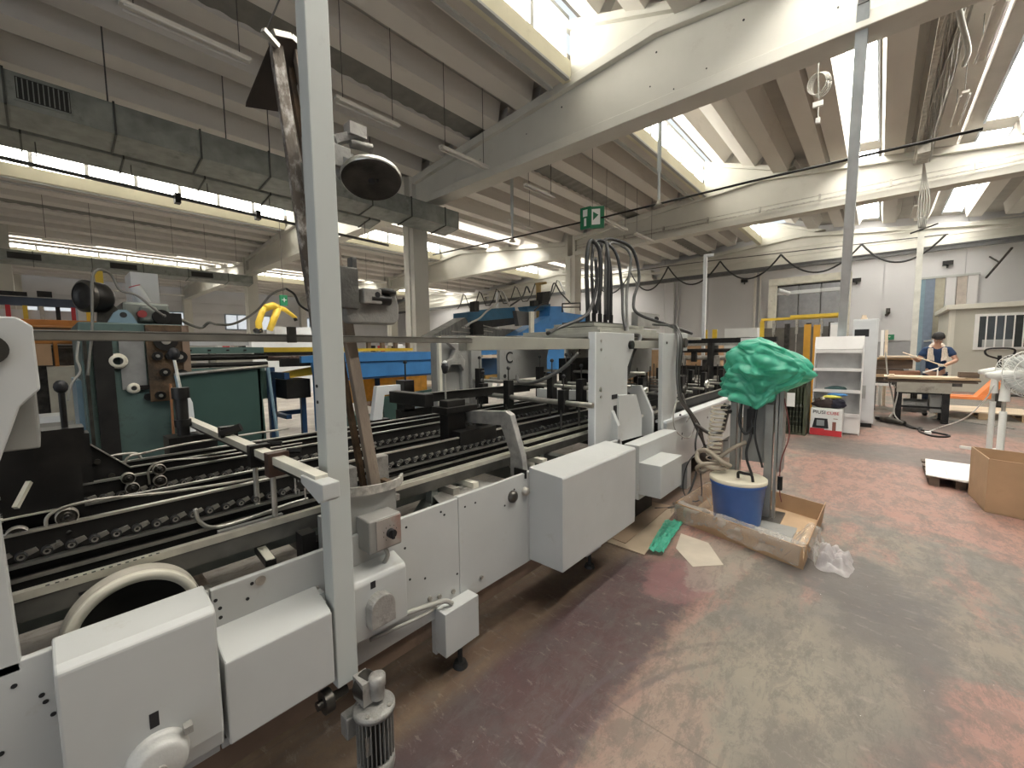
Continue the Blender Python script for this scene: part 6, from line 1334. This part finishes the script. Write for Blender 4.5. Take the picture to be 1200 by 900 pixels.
# pallet with pallet truck
pt = thing('pallet', 'wooden pallet of pale planks on the floor behind the fans', 'pallet', (1.6, 13.3, 0))
for k in range(6): MB().box(1.0, 2.35, 12.75 + k * .19, 12.75 + k * .19 + .15, .135, .16).build('plank', pale_wood, pt)
for x in (1.02, 1.6, 2.18):
    MB().box(x, x + .12, 12.75, 13.85, .11, .135).build('stringer', wood, pt)
    for y in (12.76, 13.25, 13.72): MB().box(x, x + .13, y, y + .11, .022, .11).build('block', dark_wood if y > 13 else wood, pt)
    MB().box(x, x + .12, 12.75, 13.85, 0, .022).build('bottom_board', wood, pt)
pj_ = thing('pallet_truck', 'orange hand pallet truck with black handle standing behind the pallet', 'pallet truck', (1.9, 14.2, 0))
for y in (14.0, 14.4): MB().prism([(.9, .30), (.9, .36), (1.75, .36), (1.78, .40), (1.85, .40), (1.85, .29)], 'y', y, y + .16).build('fork', jack_orange, pj_, bev=.005)
MB().prism([(1.68, .32), (2.02, .82), (2.14, .88), (2.16, .80), (1.92, .32)], 'y', 14.02, 14.54).build('body', jack_orange, pj_, bev=.01)
MB().cyl((1.92, 14.28, .05), (2.08, 14.28, .05), .0501, 8).build('wheel_axle', black_steel, pj_)
for y in (14.15, 14.35): MB().cyl((2.05, y, .09), (2.05, y + .06, .09), .09, 18).build('wheel', rubber, pj_)
for y in (14.06, 14.46): MB().cyl((1.0, y, .04), (1.0, y + .06, .04), .04, 12).box(.98, 1.02, y, y + .05, .04, .30).build('front_roller', rubber, pj_)
MB().box(1.98, 2.12, 14.18, 14.38, .12, .55).build('pump', dark_steel, pj_)
MB().bar((2.06, 14.28, .45), (2.02, 14.20, 1.30), .06, .05, up=(0, 1, 0)).build('drawbar', black_steel, pj_)
MB().tube(bez([(2.02, 14.2, 1.22), (1.84, 14.2, 1.30), (1.80, 14.2, 1.40), (1.86, 14.2, 1.45), (2.02, 14.2, 1.46), (2.18, 14.2, 1.45), (2.24, 14.2, 1.40), (2.20, 14.2, 1.30), (2.02, 14.2, 1.22)], 6), .020, 8).build('handle_loop', black_steel, pj_)
o = MB().box(2.3, 4.2, 14.6, 14.66, .35, .40).box(2.3, 4.2, 15.0, 15.06, .5, .54).box(2.9, 2.95, 14.6, 15.06, 0, .5).box(4.0, 4.05, 14.6, 15.06, 0, .5).build('low_rack', dark_steel); tag(o, 'low dark rack by the cabin wall at the right edge', 'rack')
# office cabin
oc = thing('site_cabin', 'beige panel cabin with a barred white window against the end wall', 'cabin', (4, 21.5, 0))
MB().box(1.72, 7.2, 20.0, 23.9, 0, 2.72).build('walls', office_mat, oc)
for x in (1.72, 4.1, 5.9): MB().box(x, x + .10, 19.97, 20.0, 0, 2.70).build('panel_trim', office_trim, oc)
MB().box(1.60, 7.3, 19.88, 24.0, 2.70, 2.86).build('roof_edge', office_trim, oc, bev=.01)
MB().box(1.68, 1.72, 20.0, 20.10, 0, 2.7).build('corner_trim', office_trim, oc)
cw = MB().box(2.26, 3.9, 19.96, 19.99, 1.38, 2.52).build('window_frame', shelf_white, oc)
MB().box(2.36, 3.8, 19.95, 19.962, 1.46, 2.44).build('pane', dark_glass, cw)
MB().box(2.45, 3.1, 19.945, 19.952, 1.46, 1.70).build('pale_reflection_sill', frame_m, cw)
for k in range(8): MB().box(2.5 + k * .19, 2.53 + k * .19, 19.90, 19.93, 1.40, 2.50).build('bar', shelf_white, cw)
o = MB().box(1.30, 1.48, 19.5, 19.56, 1.62, 1.80).build('switch_panel', white_print); tag(o, 'small white switch box on the wall strip just behind the worker', 'switch box')
MB().box(-.03, .03, -.005, 0, -.04, .04).build('switch', black_print, o).location = (1.39, 19.5, 1.71)
MB().box(1.36, 1.42, 19.56, 24.3, 1.68, 1.74).build('mount_arm', frame_m, o)

# two pedestal fans
def fan(name, label, x, y, hz, r, wrap):
    f = thing(name, label, 'fan', (x, y, 0))
    hx = x + .10
    MB().cyl((x, y, .05), (x, y, hz - .42), .032, 16).build('lower_tube', fan_white, f)
    MB().cyl((x, y, hz - .48), (x, y, hz - .20), .018, 12).build('chrome_tube', worn_steel, f)
    MB().cyl((x, y, hz - .30), (x, y, hz - .06), .045, 14, .035).build('neck', fan_white, f)
    MB().tube([(x - .16, y - .06, hz), (x - .02, y, hz), (x + .16, y + .06, hz)], [.03, .065, .05], 14).build('motor_housing', fan_white, f)
    d = Vector((.55, -.84, .05)).normalized(); c = Vector((x + .17, y + .05, hz + .02))
    cg = MB()
    a = d.orthogonal().normalized(); b = d.cross(a)
    for i in range(28):
        t = 2 * PI * i / 28; e = a * math.cos(t) + b * math.sin(t)
        cg.tube([c + e * .05 + d * .05, c + e * r * .6 + d * .05, c + e * r, c + e * r * .6 - d * .06, c + e * .05 - d * .07], .0035, 4)
    for rr, dd_ in ((r, 0), (r * .7, .045), (r * .35, .05)): cg.tube([c + (a * math.cos(t) + b * math.sin(t)) * rr + d * dd_ for t in [2 * PI * i / 32 for i in range(33)]], .005, 5)
    cg.build('cage', fan_white, f)
    bl_ = MB()
    for k in range(3):
        t0 = 2 * PI * k / 3
        def bf(s, t, t0=t0): 
            an = t0 + (s - .5) * 1.3; rr = .04 + (r * .88 - .04) * t; return c + (a * math.cos(an) + b * math.sin(an)) * rr + d * (.03 * (s - .5))
        bl_.grid(bf, 8, 5)
    bl_.build('blades', mat('pale_fan_blade', (.6, .62, .6), .3), f, thick=.003)
    MB().lathe([(0, .06), (.05, .055), (.06, .0), (.06, -.07), (0, -.09)], c, d, 16).build('hub', fan_white, f)
    for k in range(4):
        t = PI / 4 + PI / 2 * k + .3; MB().bar((x, y, .025), (x + .30 * math.cos(t), y + .30 * math.sin(t), .02), .05, .035).build('foot', fan_white, f)
    return f
fan('pedestal_fan', 'white pedestal fan nearest the cardboard box, pole rising from behind it', 1.11, 7.35, 1.19, .26, True)
fan('pedestal_fan', 'white pedestal fan farther back with its cross feet in view', 1.24, 8.9, 1.16, .22, True)
# low white sheet on a pallet, and the open cardboard box
lp = thing('low_pallet', 'small dark pallet under the white sheets left of the cardboard box', 'pallet', (.7, 6.8, 0))
for k in range(4): MB().box(.46, .96, 6.42 + k * .26, 6.58 + k * .26, .085, .10).build('plank', dark_wood, lp)
for x in (.48, .68, .86): MB().box(x, x + .08, 6.42, 7.36, 0, .085).build('bearer', dark_wood, lp)
o = MB().prism([(.45, 6.44), (.74, 6.33), (.98, 6.40), (.98, 7.30), (.50, 7.34)], 'z', .102, .112).build('white_sheet', shelf_white); tag(o, 'white sheet lying on the small dark pallet, lower one', 'sheet')
o = MB().prism([(.62, 6.36), (.99, 6.30), (1.02, 7.0), (.64, 7.05)], 'z', .1125, .120).build('white_sheet', shelf_white); tag(o, 'smaller white sheet lying on the lower white sheet', 'sheet')
cbx = thing('cardboard_box', 'big open brown cardboard box at the right edge', 'box', (1.15, 6.0, 0))
b_ = [Vector((.80, 5.70, 0)), Vector((1.58, 5.46, 0)), Vector((1.72, 6.04, 0)), Vector((.76, 6.30, 0))]
for k in range(4):
    a, b = b_[k], b_[(k + 1) % 4]; n_ = Vector((a.y - b.y, b.x - a.x, 0)).normalized() * .008; h_ = Vector((0, 0, .50))
    MB().add([a, b, b + h_, a + h_, a + n_, b + n_, b + h_ + n_, a + h_ + n_], [(0, 1, 2, 3), (7, 6, 5, 4), (0, 4, 5, 1), (1, 5, 6, 2), (2, 6, 7, 3), (3, 7, 4, 0)]).build('side', cardboard if k != 3 else card_in, cbx)
MB().prism([(v.x, v.y) for v in b_], 'z', .003, .012).build('bottom', card_in, cbx)
# ================================================================== THE WORKER
def skin_part(name, verts, edges, radii, m, parent, sub=2, root=0):
    me = bpy.data.meshes.new(name); me.from_pydata([tuple(v) for v in verts], edges, [])
    bm = bmesh.new(); bm.from_mesh(me); ly = bm.verts.layers.skin.verify(); bm.verts.ensure_lookup_table()
    for i, r in enumerate(radii):
        bm.verts[i][ly].radius = r if isinstance(r, tuple) else (r, r)
        bm.verts[i][ly].use_root = (i == root)
    bm.to_mesh(me); bm.free()
    ob = bpy.data.objects.new(name, me); col.objects.link(ob)
    s = ob.modifiers.new('skin', 'SKIN'); s.use_smooth_shade = True
    b = ob.modifiers.new('sub', 'SUBSURF'); b.levels = sub; b.render_levels = sub
    bpy.context.view_layer.update()
    dg = bpy.context.evaluated_depsgraph_get()
    me2 = bpy.data.meshes.new_from_object(ob.evaluated_get(dg)); me2.name = name
    bpy.data.objects.remove(ob)
    me2.materials.clear(); me2.materials.append(m)
    me2.polygons.foreach_set('use_smooth', [True] * len(me2.polygons))
    o = bpy.data.objects.new(name, me2); col.objects.link(o)
    if parent: o.parent = parent
    return o
WX, WY = .93, 12.86
wk = thing('person', 'worker in navy T-shirt, cream towel round the neck, bent over the workbench holding a board', 'person', (WX, WY, 0))
# board ends and hands in the worker's own frame
bl0 = P(1058, 413, y=12.40) - Vector((WX, WY, 0)); bl1 = P(1104, 428, y=12.46) - Vector((WX, WY, 0))
hl = bl0.lerp(bl1, .30) + Vector((0, .02, -.025)); hr = bl0.lerp(bl1, .97) + Vector((0, .02, -.02))
V = [(0, .02, .96), (0, .0, 1.12), (0, -.03, 1.28), (0, -.07, 1.42), (0, -.115, 1.515), (0, -.15, 1.575), (0, -.185, 1.63), (0, -.20, 1.70), (0, -.19, 1.755),   # 0-8 pelvis..crown
     (-.18, -.07, 1.435), (-.285, -.10, 1.20), (hl.x - .01, hl.y + .06, hl.z - .0),                        # 9-11 left arm
     (.18, -.07, 1.435), (.30, -.12, 1.22), (hr.x + .05, hr.y + .06, hr.z + .0),                          # 12-14 right arm
     (-.10, .02, .90), (-.11, .0, .50), (-.12, .03, .09), (-.12, -.10, .035),                              # 15-18
     (.10, .02, .90), (.11, .0, .50), (.12, .03, .09), (.12, -.10, .035)]
Eg = [(0, 1), (1, 2), (2, 3), (3, 4), (4, 5), (5, 6), (6, 7), (7, 8), (3, 9), (9, 10), (10, 11), (3, 12), (12, 13), (13, 14), (0, 15), (15, 16), (16, 17), (17, 18), (0, 19), (19, 20), (20, 21), (21, 22)]
Rr = [(.15, .11), (.145, .10), (.16, .11), (.155, .11), (.062, .062), (.052, .055), (.070, .078), (.082, .095), (.058, .070),
      .058, .046, .030, .058, .046, .030, .085, .058, .042, .036, .085, .058, .042, .036]
skin_part('body', V, Eg, Rr, skin, wk)
# navy T-shirt: torso and short sleeves in one piece
def lerp3(a, b, t): return tuple(Vector(a).lerp(Vector(b), t))
SV = [(0, .02, .93), (0, .0, 1.12), (0, -.03, 1.28), (0, -.07, 1.42), (0, -.10, 1.485), V[9], lerp3(V[9], V[10], .62), V[12], lerp3(V[12], V[13], .62)]
skin_part('t_shirt', SV, [(0, 1), (1, 2), (2, 3), (3, 4), (3, 5), (5, 6), (3, 7), (7, 8)], [(.175, .130), (.168, .122), (.180, .130), (.175, .128), (.085, .085), .080, .074, .080, .074], navy, wk)
TV = [(0, .02, .98), (-.10, .02, .88), (-.11, .0, .50), (-.12, .03, .10), (.10, .02, .88), (.11, .0, .50), (.12, .03, .10)]
skin_part('trousers', TV, [(0, 1), (1, 2), (2, 3), (0, 4), (4, 5), (5, 6)], [(.165, .125), .105, .078, .062, .105, .078, .062], trouser, wk)
for s_ in (-1, 1): MB().sphere((s_ * .12 + WX, WY - .07, .045), .06, 14, 8, (.8, 1.9, .75)).build('shoe', black_steel, wk)
# head: hair cap, ears, nose, brow, eyes
hc_ = Vector((WX, WY - .20, 1.695)); tilt = Matrix.Rotation(R(46), 3, 'X')
def hp(x, y, z): return hc_ + tilt @ Vector((x, y, z))
def hair_fn(s, t):
    a = 2 * PI * s; b = PI * .66 * t; p = Vector((math.sin(b) * math.cos(a), math.sin(b) * math.sin(a), math.cos(b)))
    fr = max(0, -p.y)
    k = 1 + .05 * noise.noise(p * 6) - .0
    q = Vector((p.x * .102, p.y * .112 + .008, p.z * .112 + .022)) * k
    if fr > .2: q.z = max(q.z, .040 + .03 * fr)
    if fr <= .2 and abs(p.x) > .6 and p.y < .3: q.z = max(q.z, -.005)
    return tuple(hc_ + tilt @ q)
MB().grid(hair_fn, 36, 16).build('hair', hair, wk, thick=.012)
MB().tube([hp(0, -.090, .02), hp(0, -.112, -.012), hp(0, -.104, -.028)], [.008, .016, .012], 10).build('nose', skin, wk)
for s_ in (-1, 1):
    MB().sphere(hp(s_ * .087, .005, -.01), .026, 10, 8, (.4, .8, 1.1)).build('ear', skin, wk)
    e_ = MB().sphere(hp(s_ * .034, -.083, .012), .012, 10, 8).build('eye', white_print, wk)
    MB().sphere(hp(s_ * .034, -.0935, .008), .005, 8, 6).build('iris', black_print, e_)
    MB().tube([hp(s_ * .016, -.095, .030), hp(s_ * .036, -.096, .035), hp(s_ * .055, -.086, .030)], .0045, 6).build('eyebrow', hair, wk)
MB().tube([hp(-.022, -.094, -.050), hp(0, -.100, -.047), hp(.022, -.094, -.050)], .005, 6).build('mouth', mat('lip', (.40, .17, .14), .5), wk)
# towel over the shoulders, both ends hanging in front
for s_ in (-1, 1):
    def tw(s, t, s_=s_):
        k = t
        c = Vector((s_ * .085, .01, 1.535)).lerp(Vector((s_ * .105, -.16, 1.47)), min(1, k * 4)) if k < .25 else Vector((s_ * .105, -.185, 1.47)).lerp(Vector((s_ * (.10 if s_ < 0 else .115), -.20, 1.20)), (k - .25) / .75)
        wv = .012 * math.sin(s * 18 + t * 5) + .012 * noise.noise(Vector((s * 5, t * 9, s_)))
        return (WX + c.x + (s - .5) * (.075 + .03 * k), WY + c.y + wv, c.z + .02 * math.sin(s * 3))
    MB().grid(tw, 16, 30).build('towel', towel_m, wk, thick=.012)
MB().tube(bez([(WX - .09, WY - .02, 1.535), (WX - .06, WY + .02, 1.56), (WX, WY + .04, 1.57), (WX + .06, WY + .02, 1.56), (WX + .09, WY - .02, 1.535)], 5), .032, 10).build('towel', towel_m, wk)
# gloved hands closed round the board: palm, four fingers and a thumb each
def hand(c, side):
    c = Vector(c)
    pv = [c + Vector((side * .05, .06, .0)), c + Vector((side * .02, .035, .0)), c + Vector((0, .0, .0))]
    vs = list(pv); ed = [(0, 1), (1, 2)]; rd = [.024, (.030, .018), (.032, .016)]
    for k in range(4):
        o_ = Vector((side * (.030 - .020 * k), -.005, 0)); ln = (.9, 1.05, 1.0, .8)[k]; b = len(vs)
        vs += [c + o_ + Vector((0, -.020 * ln, -.008)), c + o_ + Vector((0, -.045 * ln, .004)), c + o_ + Vector((0, -.046 * ln, .028)), c + o_ + Vector((0, -.028 * ln, .038))]
        ed += [(2, b), (b, b + 1), (b + 1, b + 2), (b + 2, b + 3)]; rd += [.010, .0095, .009, .008]
    b = len(vs); vs += [c + Vector((-side * .030, .015, .012)), c + Vector((-side * .036, -.005, .034)), c + Vector((-side * .030, -.020, .042))]
    ed += [(1, b), (b, b + 1), (b + 1, b + 2)]; rd += [.012, .011, .009]
    skin_part('glove', vs, ed, rd, glove_m, wk, sub=1)
hand(hl, -1); hand(hr, 1)
hb0 = bl0 + Vector((WX, WY, 0)); hb1 = bl1 + Vector((WX, WY, 0))
o = MB().bar(hb0, hb1 + (hb1 - hb0) * .12, .10, .014, up=(0, -.12, 1)).build('held_board', pale_wood, bev=.002); tag(o, 'pale narrow board the worker holds in both hands', 'board')
